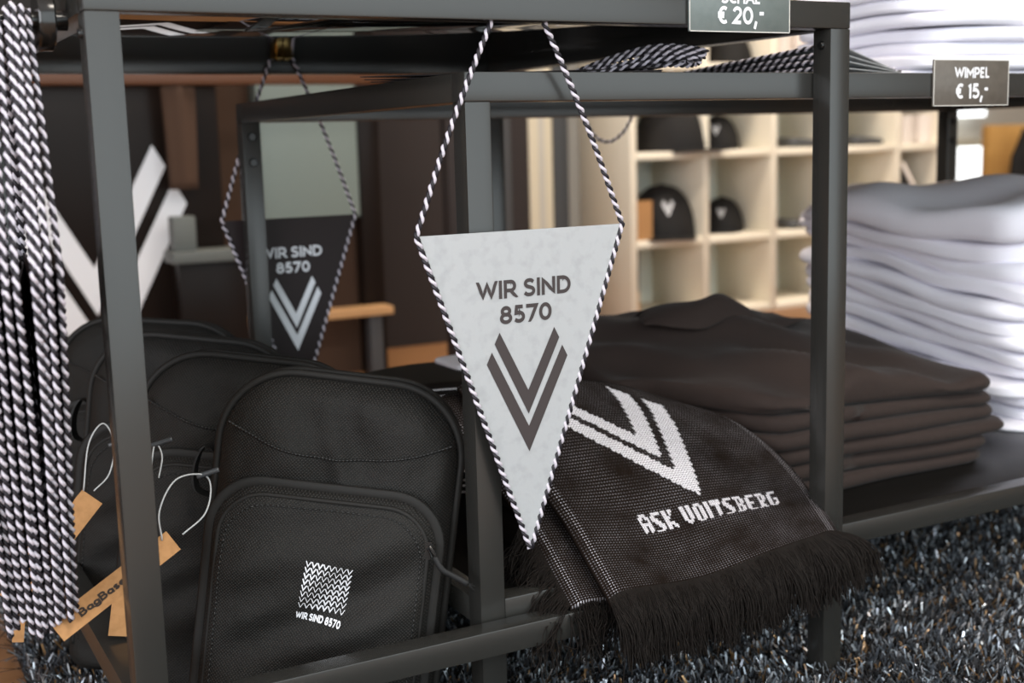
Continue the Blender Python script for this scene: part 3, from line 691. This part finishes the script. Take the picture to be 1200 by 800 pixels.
# folded scarves at the back left of the lower shelf
scx = [('folded black scarf at the bottom of the stack behind the backpack', 0), ('folded black scarf, second from bottom of the stack behind the backpack', 1), ('folded black scarf in the middle of the stack behind the backpack', 2),
       ('folded black scarf, second from top of the stack behind the backpack', 3), ('folded black scarf on top of the stack behind the backpack', 4)]
for lab, k in scx:
    h = .032; z0 = ZS+.0325*k; rz = math.radians(-22+4*math.sin(k*2)); sag = lambda x, y, z, k=k: (x+.004*math.sin(k*3+y*9), y+.004*math.cos(k*2+9*x), z*(1-.12*math.sin(8*x+k))-.012*(x/.12)**2*(k/4)*(1 if x < 0 else .3))
    T = thing('folded_scarf', lab, 'scarf', (.560, .53, z0), (0, 0, rz), 'folded scarves in the stack behind the backpack')
    V, F = slab(.235, .20, h*.98, .02, sag, 6, 8, .004); mk('knit_body', V, F, 'fringe_black', T)
    for q in (-.3, 0, .26):
        P = [np.array(sag(-.1175+.003*abs(q), y, h*(.5+q)))+np.array((-.0002, 0, 0)) for y in np.linspace(-.085, .085, 24)]
        mb = MB(); mb.tube(P, .0011, 5); mb.build('edge_stripe', 'scarf_trim', T, True)
        P = [np.array(sag(x, -.1, h*(.5+q)))+np.array((0, -.0004, 0)) for x in np.linspace(-.10, .10, 24)]
        mb = MB(); mb.tube(P, .0010, 5); mb.build('edge_stripe', 'scarf_trim', T, True)
T = thing('folded_scarf', 'white folded scarf lying behind the pennant on the scarf stack', 'scarf', (.650, .56, ZS+.164)); V, F = slab(.13, .10, .009, .015, lambda x, y, z: (x, y, z+.003*math.sin(9*x)), 5, 6); mk('knit_body', V, F, 'scarf_trim', T)
mb = MB(); mb.box((-.02, -.0505, .002), (.05, -.0485, .006)); mb.build('stripe', 'fringe_black', T)
# two folded scarves supporting the draped one
for k, lab in enumerate(('folded black scarf on the shelf under the draped scarf, lower of two', 'folded black scarf on the shelf under the draped scarf, upper of two')):
    T = thing('folded_scarf', lab, 'scarf', (.585, .215, ZS+.045*k), (0, 0, 0), 'folded scarves under the draped one'); V, F = slab(.20, .14, .043, .02, lambda x, y, z: (x, y, z), 5, 6, .006); mk('knit_body', V, F, 'fringe_black', T)

# black shirts
NB = 6
def sag_black(x, y, z, k):
    zz = z
    rise = .5+.5*math.tanh((y+.02)*9)                   # folds stand higher towards the collar end
    side = 1-.55*max(0, (x-.02)/.30)**2-.35*max(0, (-x-.08)/.22)**2
    base = k*.0235
    Z = (base+zz)*(1+.42*rise*side*(base+zz)/.14)*(1-.10*max(0, x/.3))
    q_ = min(1, max(0, (-.13-x)/.12)); y = y if y > .19 else .19-(.19-y)*(1-.50*q_*q_*(3-2*q_))
    return (x+.006*math.sin(k*2.3+8*y)-(.02*math.sin(k*1.9) if x > 0 else 0), y+.006*math.sin(k*1.7+7*x)+.003*math.sin(21*x+k), Z+.0035*math.sin(9*x+k*.5)*math.cos(7*y)*(1 if k else 0))
names_b = ['bottom black shirt of the folded stack on the lower shelf', 'second black shirt from the bottom of the folded stack', 'third black shirt from the bottom of the folded stack', 'fourth black shirt from the bottom of the folded stack',
           'second black shirt from the top of the folded stack', 'top black shirt of the folded stack, with collar showing']
for k in range(NB):
    T = thing('folded_shirt', names_b[k], 'shirt', (1.030, .365, ZS), (0, 0, 0), 'folded black shirts')
    w = .60-.02*(k % 2)+(-.05 if k == 0 else 0)-(.03 if k == 5 else 0)
    def fn(x, y, z, k=k):
        q = sag_black(x, y, z, k)
        if k == 5: q = (q[0], q[1], q[2]+.012*math.exp(-((x+.05+.25*y)/.05)**2)*(z > .01)+(.0075*math.sin(20*x+14*y+3*math.sin(9*y))+.0055*math.sin(33*y-12*x+2*math.sin(14*x))+.004*math.sin(47*x+25*y))*(z > .01)*max(0, 1-(abs(x)/.28)**3))
        return q
    V, F = slab(w, .42, .0222 if k < 5 else .030, .035, fn, 16, 8); mk('cloth', V, F, 'shirt_black', T)
    if k == 5:
        cx, cy = -.055, .105; V = []
        P = catmull([(cx-.085, cy+.02, 0), (cx-.06, cy-.03, 0), (cx-.02, cy-.05, 0), (cx+.05, cy-.03, 0), (cx+.12, cy-.015, 0), (cx+.20, cy+.02, 0)], 6); zt = lambda x, y: fn(x, y, .030)[2]
        for i, q in enumerate(P):
            r_ = i/(len(P)-1); fl = .030+.028*abs(2*r_-1)**2; up_ = .026*math.sin(math.pi*min(1, max(0, r_*1.05)))**.5+.004
            b = zt(q[0], q[1]); e = zt(q[0], q[1]-fl)
            V += [(q[0], q[1]+.014, b+up_*.8), (q[0], q[1], b+up_), (q[0]-.018*(1-r_), q[1]-fl*.5, .5*(b+e)+up_*.75+.004), (q[0]-.03*(1-r_), q[1]-fl, e+.008+.006*math.sin(7*r_)), (q[0]-.03*(1-r_), q[1]-fl, e+.005+.006*math.sin(7*r_)), (q[0], q[1]+.004, b+up_*.7)]
        mk('collar', V, grid_faces(len(P), 6, 0, True), 'shirt_black', T)
        mb = MB(); b = zt(cx-.02, cy-.02); mb.lathe([(.0001, .002), (.005, .002), (.005, 0), (.0001, -.001)], 12, 0, 'z', (cx-.012, cy-.045, b+.012)); mb.build('button', 'plastic_grey', T, True)
        v, f = emblem2d(.016, 3); print_on('emblem', [(-y+.135, x-.02) for x, y in v], f, 'ink_white', lambda a, b_: (a, b_, fn(a, b_, .030)[2]+.0015), T)

# white shirts
def pile(n, loc, w, d, h, ang, group, labels, seed, grow, tilt, mess=1):
    g = np.random.default_rng(seed); bx = g.normal(0, 1, 4)
    for k in range(n):
        T = thing('folded_shirt', labels(k, n), 'shirt', loc, (0, 0, math.radians(ang)), group); a, b, c_, e_ = g.normal(0, 1, 4); ww = w*(1+.035*a)
        def fn(x, y, z, k=k, a=a, b=b, c_=c_, e_=e_):
            base = k*h; H = base+z
            H = H*(1+grow(x/w, y/d)*H/(n*h))+tilt*y*math.sin(min(1, H/(n*h))*math.pi)**.7
            wob = .45*math.sin(9*x+7*y+bx[0])+.35*math.sin(17*y-5*x+bx[1])+.25*math.sin(26*y+11*x+a*2)+.3*math.sin(13*x-9*y+k*.5)
            top = (k == n-1)*(z > h*.5)
            return (x+.012*b*mess+.006*math.sin(11*y+a*5)*mess, y+.010*c_*mess+.007*math.sin(13*x+b*4)*mess, H+h*.30*mess*wob*min(1, H/(2.5*h))+top*(.010*math.sin(16*y+7*x+1)+.008*math.sin(23*x-12*y)+.014*math.cos(5*x)*math.cos(4*y)))
        V, F = slab(ww, d*(1+.02*b), h*(.97 if k < n-1 else 1.6), .05, fn, 16, 8, h*.12 if k % 2 else 0); mk('cloth', V, F, 'shirt_white', T)
def lab_low(k, n): return {0: 'bottom white shirt of the tall folded stack on the lower shelf', n-1: 'top white shirt of the tall folded stack on the lower shelf'}.get(k, 'white shirt number %s from the bottom of the lower shelf stack' % ('zero one two three four five six seven eight nine ten eleven twelve thirteen'.split()[k+1]))
def lab_up(k, n): return {0: 'bottom white shirt of the folded stack above the pennant sign', n-1: 'top white shirt of the folded stack above the pennant sign'}.get(k, 'white shirt number %s from the bottom of the stack above the pennant sign' % ('zero one two three four five six seven eight nine ten'.split()[k+1]))
pile(13, (1.700, .535, ZS), .46, .55, .0265, 0, 'folded white shirts on the lower shelf', lab_low, 5, lambda a, b: .06*math.cos(a*3)+.02*b, .17, 1.5)
pile(8, (1.51, .44, HB+.0005), .52, .32, .0215, 3, 'folded white shirts on the lower table top', lab_up, 9, lambda a, b: .08*math.cos(a*4), 0)

# pennants lying on the lower table top
def lying(label, white, corner, ang, k, group, tx, ty, lift, cords=None):
    a = math.radians(ang); c = np.array(corner)+np.array((math.cos(a)*.119, math.sin(a)*.119))
    T = pennant('pennant', label, white, (c[0], c[1], HB+lift+(.0068 if cords is None else .0022)*k), (math.radians(90-tx), math.radians(ty), a), k, .0015, group=group, hang=False, printed=False, cordphase=k*1.7, edge_cord=cords is None)
    if cords in (0, 2):
        bpy.context.view_layer.update(); g = np.random.default_rng(40+k)
        for q in range(3):
            j = g.normal(0, 1, 6)*.003; z = HB+.012+.0058*q+.003*k*.5; y = .075+.008*k+.004*q
            P = catmull([(.605-.004*q+j[0], y+.10+.01*k, HB+.005), (.632+j[1], y+.06+j[2], z-.001), (.668+j[3], y+.012, z+.008), (.690+.006*q+j[4], y-.012, z+.003), (.696+j[5], y+.012, z-.001), (.678+j[1], y+.04, z+.001), (.648, y+.10, HB+.006+.002*q)], 8)
            own_cord = cord('cord', P, None, .0030, .0138, q+k); own_cord.parent = T; own_cord.matrix_parent_inverse = T.matrix_world.inverted()
    return T
nth = ['lowest', 'second from bottom', 'second from top', 'topmost']
for k in range(4): lying('black pennant lying flat near the scarf price sign, %s of its small pile' % nth[k], False, (.660+.004*k, .100+.004*k), 62+5*k, k, 'black pennants lying on the lower table', 0, 0, .0035, k)
for k in range(4): lying('white pennant lying flat beside the right steel post, %s of its pile' % nth[k], True, (.905+.003*k, .075+.003*k), 24+2*k, k, 'white pennants lying on the lower table', 1+k*.8, 1.2+k*1.2, .008)
cord('loose_cord', catmull([at(678, 118, Y=.8535), at(686, 140, Y=.8545), at(698, 160, Y=.8545), at(714, 166, Y=.8545), at(730, 155, Y=.8545), at(740, 138, Y=.8545), at(748, 118, Y=.8535)], 6), None, .0033, .0138)
tag(bpy.data.objects['loose_cord'], 'black and white cord looping below the rear rail of the lower table', 'cord')

# ------------------------------------------------------------------ shag rug
rug = thing('shag_rug', 'dark grey shiny shag rug under both tables', 'rug')
bevel_box('backing', (-.037, -.62, .0005), (2.6, 1.45, .004), 'shelf_black', rug, .001, 1)
def pile_strands(n, x0, x1, y0, y1, seed, L=.034, W=.0034):
    g = np.random.default_rng(seed); b = np.stack((g.uniform(x0, x1, n), g.uniform(y0, y1, n), np.full(n, .004)), 1)
    az = g.uniform(0, 2*np.pi, n); lean = np.abs(g.normal(0, .42, n))+.10; drift = np.stack((np.cos(az), np.sin(az), 0*az), 1)
    drift[:, 0] += .35*np.sin(b[:, 0]*13+b[:, 1]*7); drift[:, 1] += .35*np.cos(b[:, 0]*9-b[:, 1]*15)
    l = L*g.uniform(.65, 1.2, n); fz = g.uniform(0, 2*np.pi, n); sd = np.stack((np.cos(fz), np.sin(fz), 0*fz), 1)*(W*g.uniform(.45, 1.1, n)/2)[:, None]
    up = np.array((0, 0, 1.)); rows = []
    for q, ln in ((0, 0), (.5, .55), (1, 1.5)): rows.append(b+(up*(1-.35*(lean*ln)[:, None]**2*.5)+drift*(lean*ln)[:, None]*.75)*(l*q)[:, None])
    for r_ in rows: r_[:, 2] = np.maximum(r_[:, 2], .004)
    V = np.stack((rows[0]-sd, rows[0]+sd, rows[1]-sd, rows[1]+sd, rows[2]-sd*.8, rows[2]+sd*.8), 1).reshape(-1, 3)
    i = np.arange(n)[:, None]*6; F = np.concatenate((i+np.array((0, 1, 3, 2)), i+np.array((2, 3, 5, 4))), 1).reshape(-1, 4)
    pal = np.array(((.17, .19, .22), (.08, .08, .085), (.60, .66, .72), (.03, .027, .026), (.34, .20, .09))); ci = g.choice(5, n, p=(.30, .26, .12, .24, .08))
    return V, F, np.repeat(pal[ci]*g.uniform(.6, 1.3, (n, 1)), 6, axis=0)
parts = [pile_strands(140000, .45, 2.0, -.22, .82, 1), pile_strands(30000, -.037, .45, -.1, 1.2, 2), pile_strands(30000, .45, 2.6, .82, 1.45, 3), pile_strands(14000, 2.0, 2.6, -.6, .82, 4), pile_strands(26000, -.037, 2.0, -.62, -.22, 5)]
VV, FF, CC, o = [], [], [], 0
for v, f, c in parts: VV.append(v); FF.append(f+o); CC.append(c); o += len(v)
VV, FF, CC = np.concatenate(VV), np.concatenate(FF), np.concatenate(CC)
me = bpy.data.meshes.new('pile'); me.vertices.add(len(VV)); me.vertices.foreach_set('co', VV.astype(np.float32).ravel()); me.loops.add(FF.size); me.loops.foreach_set('vertex_index', FF.astype(np.int32).ravel())
me.polygons.add(len(FF)); me.polygons.foreach_set('loop_start', np.arange(0, FF.size, 4, dtype=np.int32)); me.update(calc_edges=True); me.validate()
ca = me.color_attributes.new('tint', 'FLOAT_COLOR', 'POINT'); ca.data.foreach_set('color', np.concatenate((CC, np.ones((len(CC), 1))), 1).astype(np.float32).ravel())
me.materials.append(M['rug_strand']); o = link('pile', me, rug); o['kind'] = 'stuff'

# ------------------------------------------------------------------ background: cube shelf with caps
YS = 2.80; XS = [2.432, 2.767, 3.102, 3.437, 3.772, 4.02]; ZL = [.0, .285, .615, .945, 1.275, 1.605]; bt = .028
U = thing('cube_shelf', 'cream cube shelf unit with caps at the back wall', 'shelf', (0, YS, 0))
for x in XS: bevel_box('upright', (x-bt/2, 0, 0), (x+bt/2, .36, ZL[-1]+bt), 'shelf_cream', U, .001, 1)
for i, z in enumerate(ZL):
    for a, b in zip(XS, XS[1:]): bevel_box('board', (a+bt/2, .002, z), (b-bt/2, .36, z+bt), 'shelf_cream', U, .001, 1)
for a, b in zip(XS, XS[1:]): bevel_box('back_panel', (a+bt/2, .352, 0), (b-bt/2, .36, ZL[-1]), 'shelf_back', U, 0)
def cap(label, x, z, y, rz, s=1, emblem=True):
    T = thing('cap', label, 'cap', (x, y, z), (0, 0, math.radians(rz)), 'black caps in the cube shelf')
    V = []; n, m = 10, 24
    for i in range(n+1):
        a = math.pi/2*i/n
        for j in range(m):
            b = 2*math.pi*j/m; r = math.cos(a)**.8 if i < n else .01; V.append((.085*s*r*math.cos(b), .098*s*r*math.sin(b), .13*s*math.sin(a)))
    mk('crown', V, grid_faces(n+1, m, 0, True), 'cap_black', T)
    V = []
    for k in range(13):
        b = math.radians(200+140*k/12); V += [(.085*s*math.cos(b), .098*s*math.sin(b), .006), (.085*s*math.cos(b)*1.02, .098*s*math.sin(b)-.075*s*math.sin(math.pi*k/12)**.6, -.004+.012*abs(k-6)/-6+.012), (.085*s*math.cos(b)*1.02, .098*s*math.sin(b)-.075*s*math.sin(math.pi*k/12)**.6, -.007+.012*abs(k-6)/-6+.012), (.085*s*math.cos(b), .098*s*math.sin(b), .002)]
    mk('brim', V, grid_faces(13, 4, 0, True), 'cap_black', T)
    mb = MB(); mb.lathe([(.008*s, 0), (.008*s, .004), (.0001, .006)], 10, 0, 'z', (0, 0, .129*s)); mb.build('button', 'cap_black', T, True)
    if emblem:
        v, f = emblem2d(.030*s, 3); print_on('emblem', v, f, 'ink_white', lambda a, b: (a, -(.098*s*math.cos(math.asin(min(.95, max(0, (.07*s+b)/(.13*s)))))**.8)*math.sqrt(max(.1, 1-(a/(.085*s))**2))-.003, .075*s+b+.01*s), T)
    return T
def cell(px, i, Y): return at(px, 200, Y=Y)[0], ZL[i]+bt+.0005, Y
x, z, y = cell(775, 1, 2.95); cap('black cap standing in the left cell of the middle row', x, z, y, -25, 1.55)
x, z, y = cell(785, 2, 2.93); cap('large black cap in the left cell of the upper row', x, z, y, 20, 1.55, False)
x, z, y = cell(846, 1, 3.0); cap('small black cap in the second shelf column, middle row', x, z, y, -40, 1.05)
x, z, y = cell(840, 2, 3.0); cap('small black cap in the second shelf column, upper row', x, z, y, -40, 1.05)
x, z, y = cell(852, 3, 2.98); cap('black cap at the top of the second shelf column', x, z, y, 30, 1.05, False)
T = thing('paper_card', 'brown kraft card beside the cap in the left shelf cell', 'card', (2.455, 2.815, ZL[1]+bt+.0005)); bevel_box('card', (0, 0, 0), (.07, .004, .15), 'kraft', T, 0)
T = thing('label_strip', 'white label strip above the cap in the upper left cell', 'label', (2.55, 2.81, .838)); bevel_box('card', (0, 0, 0), (.13, .006, .045), 'ink_white', T, 0); bevel_box('hanger', (.06, .001, .045), (.066, .005, .107), 'ink_white', T, 0)
T = thing('storage_box', 'tall dark box with brown base in the lowest left shelf cell', 'box', (2.452, 2.85, bt+.0005)); bevel_box('box_body', (0, 0, .09), (.035, .2, .25), 'cap_black', T, .002); bevel_box('box_base', (0, 0, 0), (.035, .2, .0895), 'bar_wood', T, .002)
for k, (px, i, lab) in enumerate(((928, 2, 'flat dark folded item in the third shelf column, upper row'), (928, 1, 'flat dark folded item in the third shelf column, middle row'), (1000, 2, 'small flat dark item right of the steel post on the shelf'))):
    x, z, y = cell(px, i, 2.94); T = thing('folded_item', lab, 'clothing', (x, y, z)); V, F = slab(.18, .2, .034, .03, lambda a, b, c: (a, b, c*(1-.4*a/.15)), 5, 6); mk('cloth', V, F, 'frame_grey', T)
def mug(lab, px, i):
    x, z, y = cell(px, i, 2.88); T = thing('mug', lab, 'mug', (x, y, z)); mb = MB(); mb.lathe([(.036, 0), (.044, .004), (.046, .12), (.043, .12), (.040, .01), (.0001, .008)], 20); mb.build('cup', 'mug_white', T, True, 50)
    mb = MB(); mb.tube([(.044, 0, .095), (.068, 0, .09), (.072, 0, .06), (.065, 0, .03), (.043, 0, .025)], .006, 8); mb.build('handle', 'mug_white', T, True)
mug('white mug at the right end of the cube shelf, left of two', 1057, 2); mug('white mug at the right end of the cube shelf, right of two', 1079, 2)
mug('white mug on the upper shelf above the pennant pile, left of two', 913, 3); mug('white mug on the upper shelf above the pennant pile, right of two', 936, 3)
T = thing('picture_frame', 'dark leaning board with pale edge in the right shelf column', 'frame', (3.795, 2.83, ZL[1]+bt+.0005)); mb = MB(); mb.add([(0, 0, 0), (.18, 0, 0), (.02, 0, .24), (0, 0, .24), (0, .05, 0), (.18, .05, 0), (.02, .05, .24), (0, .05, .24)], [(0, 1, 2, 3), (7, 6, 5, 4), (1, 5, 6, 2), (0, 4, 5, 1), (3, 2, 6, 7), (0, 3, 7, 4)]); mb.build('board', 'cap_black', T)
mb = MB(); mb.tube([(.19, -.004, .008), (.025, -.004, .25)], .010, 6); mb.build('pale_edge', 'mug_white', T, True)

# dark glass partition with the large white V, and what stands around it
def box_thing(name, lab, cat, a, b, m, part='body', w=.004): T = thing(name, lab, cat, a); bevel_box(part, (0, 0, 0), tuple(np.array(b)-np.array(a)), m, T, w); return T
YG = 2.25
def span(px0, px1, Y, y=250): return at(px0, y, Y=Y)[0], at(px1, y, Y=Y)[0]
G_ = thing('glass_partition', 'dark glossy partition bearing a large white double V', 'partition', (-1.1, YG, 0)); bevel_box('pane', (0, 0, 0), (1.1+at(262, 250, Y=YG)[0], .02, 1.6), 'panel_dark', G_, .002)
def px_gl(px, py): return at(px, py, Y=YG-.002)
c0 = px_gl(122, 457); wv = (px_gl(219, 238)[0]-c0[0])*2; hv = (px_gl(219, 238)[2]-c0[2])/1.015
v, f = emblem2d(1, 4); print_on('emblem', v, f, 'ink_white', lambda a, b: (c0[0]+a*wv+1.1, -.002, c0[2]+(b+1.015)*hv), G_)
zb = at(300, 93, Y=2.19)[2]; B_ = thing('wooden_beam', 'long orange-brown wooden beam in front of the dark partition', 'beam', (-1.1, 2.17, 0)); xe = 1.1+at(540, 93, Y=2.19)[0]
bevel_box('bar', (0, 0, zb-.014), (xe, .05, zb+.014), 'beam_orange', B_, .003); bevel_box('post', (xe-.06, 0, 0), (xe, .05, zb-.0145), 'column_grey', B_, .003); bevel_box('post', (0, 0, 0), (.06, .05, zb-.0145), 'column_grey', B_, .003)
gx0, gx1 = span(197, 238, 2.20); gz0, gz1 = at(205, 222, Y=2.20)[2], zb-.015; V = []
T = thing('garment', 'brown garment hanging from the wooden beam above the white V', 'clothing', ((gx0+gx1)/2, 2.195, gz0))
for i in range(13):
    z = (gz1-gz0)*i/12
    for j in range(16): a = 2*math.pi*j/16; V.append(((gx1-gx0)/2*(1-.2*(1-i/12))*math.cos(a)*(1+.05*math.sin(3*a)), .018*math.sin(a)+.005*math.sin(5*a), z))
mk('cloth', V, grid_faces(13, 16, 0, True)+[tuple(range(16))[::-1], tuple(12*16+j for j in range(16))], 'cloth_brown', T)
x0, x1 = span(304, 418, 2.45); struct(bevel_box('wall_panel', (x0, 2.42, at(360, 256, Y=2.45)[2]), (x1, 2.4995, 1.6), 'panel_green', w=.004), 'grey-green wall panel above the hanging black pennant')
x0, x1 = span(422, 446, 2.45); struct(bevel_box('wall_strip', (x0, 2.44, 0), (x1, 2.4995, 1.6), 'panel_dark', w=.003), 'narrow black strip beside the grey-green panel')
x0, x1 = span(196, 292, 2.18, 300); z = at(240, 305, Y=2.18)[2]; T = thing('counter', 'pale grey counter ledge left of the black pennant', 'counter', (x0, 2.12, 0)); bevel_box('top', (0, 0, z), (x1-x0, .10, z+.03), 'ledge_grey', T); bevel_box('base', (.02, .03, 0), (x1-x0-.02, .10, z-.0005), 'panel_dark', T)
box_thing('counter_block', 'small pale grey block on the counter ledge', 'block', (x0+.01, 2.14, z+.0305), (x0+.07, 2.19, z+.12), 'ledge_grey')
x0, x1 = span(258, 456, 2.38, 370); z = at(350, 371, Y=2.38)[2]; T = thing('bench', 'light wooden bench board behind the backpacks', 'bench', (x0, 2.34, 0)); bevel_box('seat', (0, 0, z-.012), (x1-x0, .08, z+.012), 'bar_wood', T); bevel_box('leg', (.03, .02, 0), (.07, .06, z-.0125), 'frame_grey', T, .002); bevel_box('leg', (x1-x0-.07, .02, 0), (x1-x0-.03, .06, z-.0125), 'frame_grey', T, .002)
x0, x1 = span(448, 541, 2.86, 300); struct(bevel_box('column', (x0, 2.86, 0), (x1, 3.19, 2.9), 'column_grey', w=.004), 'grey-brown column rising from the wooden floor')
struct(bevel_box('wall_recess', (-1.1, 2.50, 0), (span(446, 446, 2.5)[0], 2.60, 2.9), 'cloth_brown', w=0), 'dark brown wall behind the partition')
for k, (p0, p1, m) in enumerate(((543, 598, 'frame_grey'), (599, 620, 'column_grey'), (621, 633, 'frame_cream'), (634, 641, 'wall_beige'), (642, 652, 'frame_cream'), (655, 672, 'frame_grey'))):
    x0, x1 = span(p0, p1, 3.12); struct(bevel_box('trim_%d' % (k+1), (x0, 3.10+.01*k, 0), (x1, 3.1995, 2.2), m, w=.003), 'upright door trim on the back wall')
# right: bright window, pine board and dark coat
x0, x1 = span(1119, 1154, 4.2, 200); za, zc = at(1137, 231, Y=4.2)[2], at(1137, 172, Y=4.2)[2]
struct(bevel_box('window_2', (x0, 4.20, za), (x1, 4.24, zc), 'daylight_pane', w=.012), 'small overexposed window pane')
mb = MB(); mb.box((x0-.05, 4.18, za-.05), (x0, 4.25, zc+.05)); mb.box((x1, 4.18, za-.05), (x1+.05, 4.25, zc+.05)); mb.box((x0, 4.18, za-.05), (x1, 4.25, za)); mb.box((x0, 4.18, zc), (x1, 4.25, zc+.05)); struct(mb.build('trim_7', 'shelf_back'), 'pale frame around the small window')
z2 = at(1135, 137, Y=4.2)[2]; struct(bevel_box('window_3', (x0, 4.20, z2), (x1, 4.24, z2+.4), 'daylight_pane', w=.01), 'overexposed upper window pane')
x0 = span(1158, 1158, 3.6, 200)[0]; box_thing('pine_board', 'tall golden pine board at the far right', 'board', (x0, 3.6, 0), (x0+.6, 3.65, at(1180, 146, Y=3.6)[2]), 'pine')
x0 = span(1198, 1198, 3.4, 210)[0]; zt = at(1195, 150, Y=3.4)[2]; T = thing('coat', 'black coat on a stand in front of the pine board', 'clothing', (x0+.06, 3.4, 0)); V = []
for i in range(15):
    z = .2+(zt-.2)*i/14; hw = .13+.05*(1-i/14)-(.09*max(0, (i-10)/4))
    for j in range(20): a = 2*math.pi*j/20; V.append((hw*math.cos(a)*(1+.04*math.sin(4*a)), .05*math.sin(a), z))
mk('cloth', V, grid_faces(15, 20, 0, True)+[tuple(range(20))[::-1], tuple(14*20+j for j in range(20))], 'cap_black', T)
mb = MB(); mb.lathe([(.12, 0), (.12, .01), (.012, .015), (.012, .25)], 20); mb.build('stand', 'steel_dark', T, True, 40)
for lx, ly, lw, lc in LAMPS:  # unseen fixtures added to house the ceiling fill
    T = thing('unseen_ceiling_light', 'unseen square ceiling light panel added over the shop floor', 'lamp', (lx, ly, 2.87), group='unseen ceiling lights'); bevel_box('housing', (-.32, -.32, .005), (.32, .32, .029), 'ceiling_white', T, .003); bevel_box('diffuser', (-.3, -.3, 0), (.3, .3, .006), 'lamp_glow', T, .001, 1)
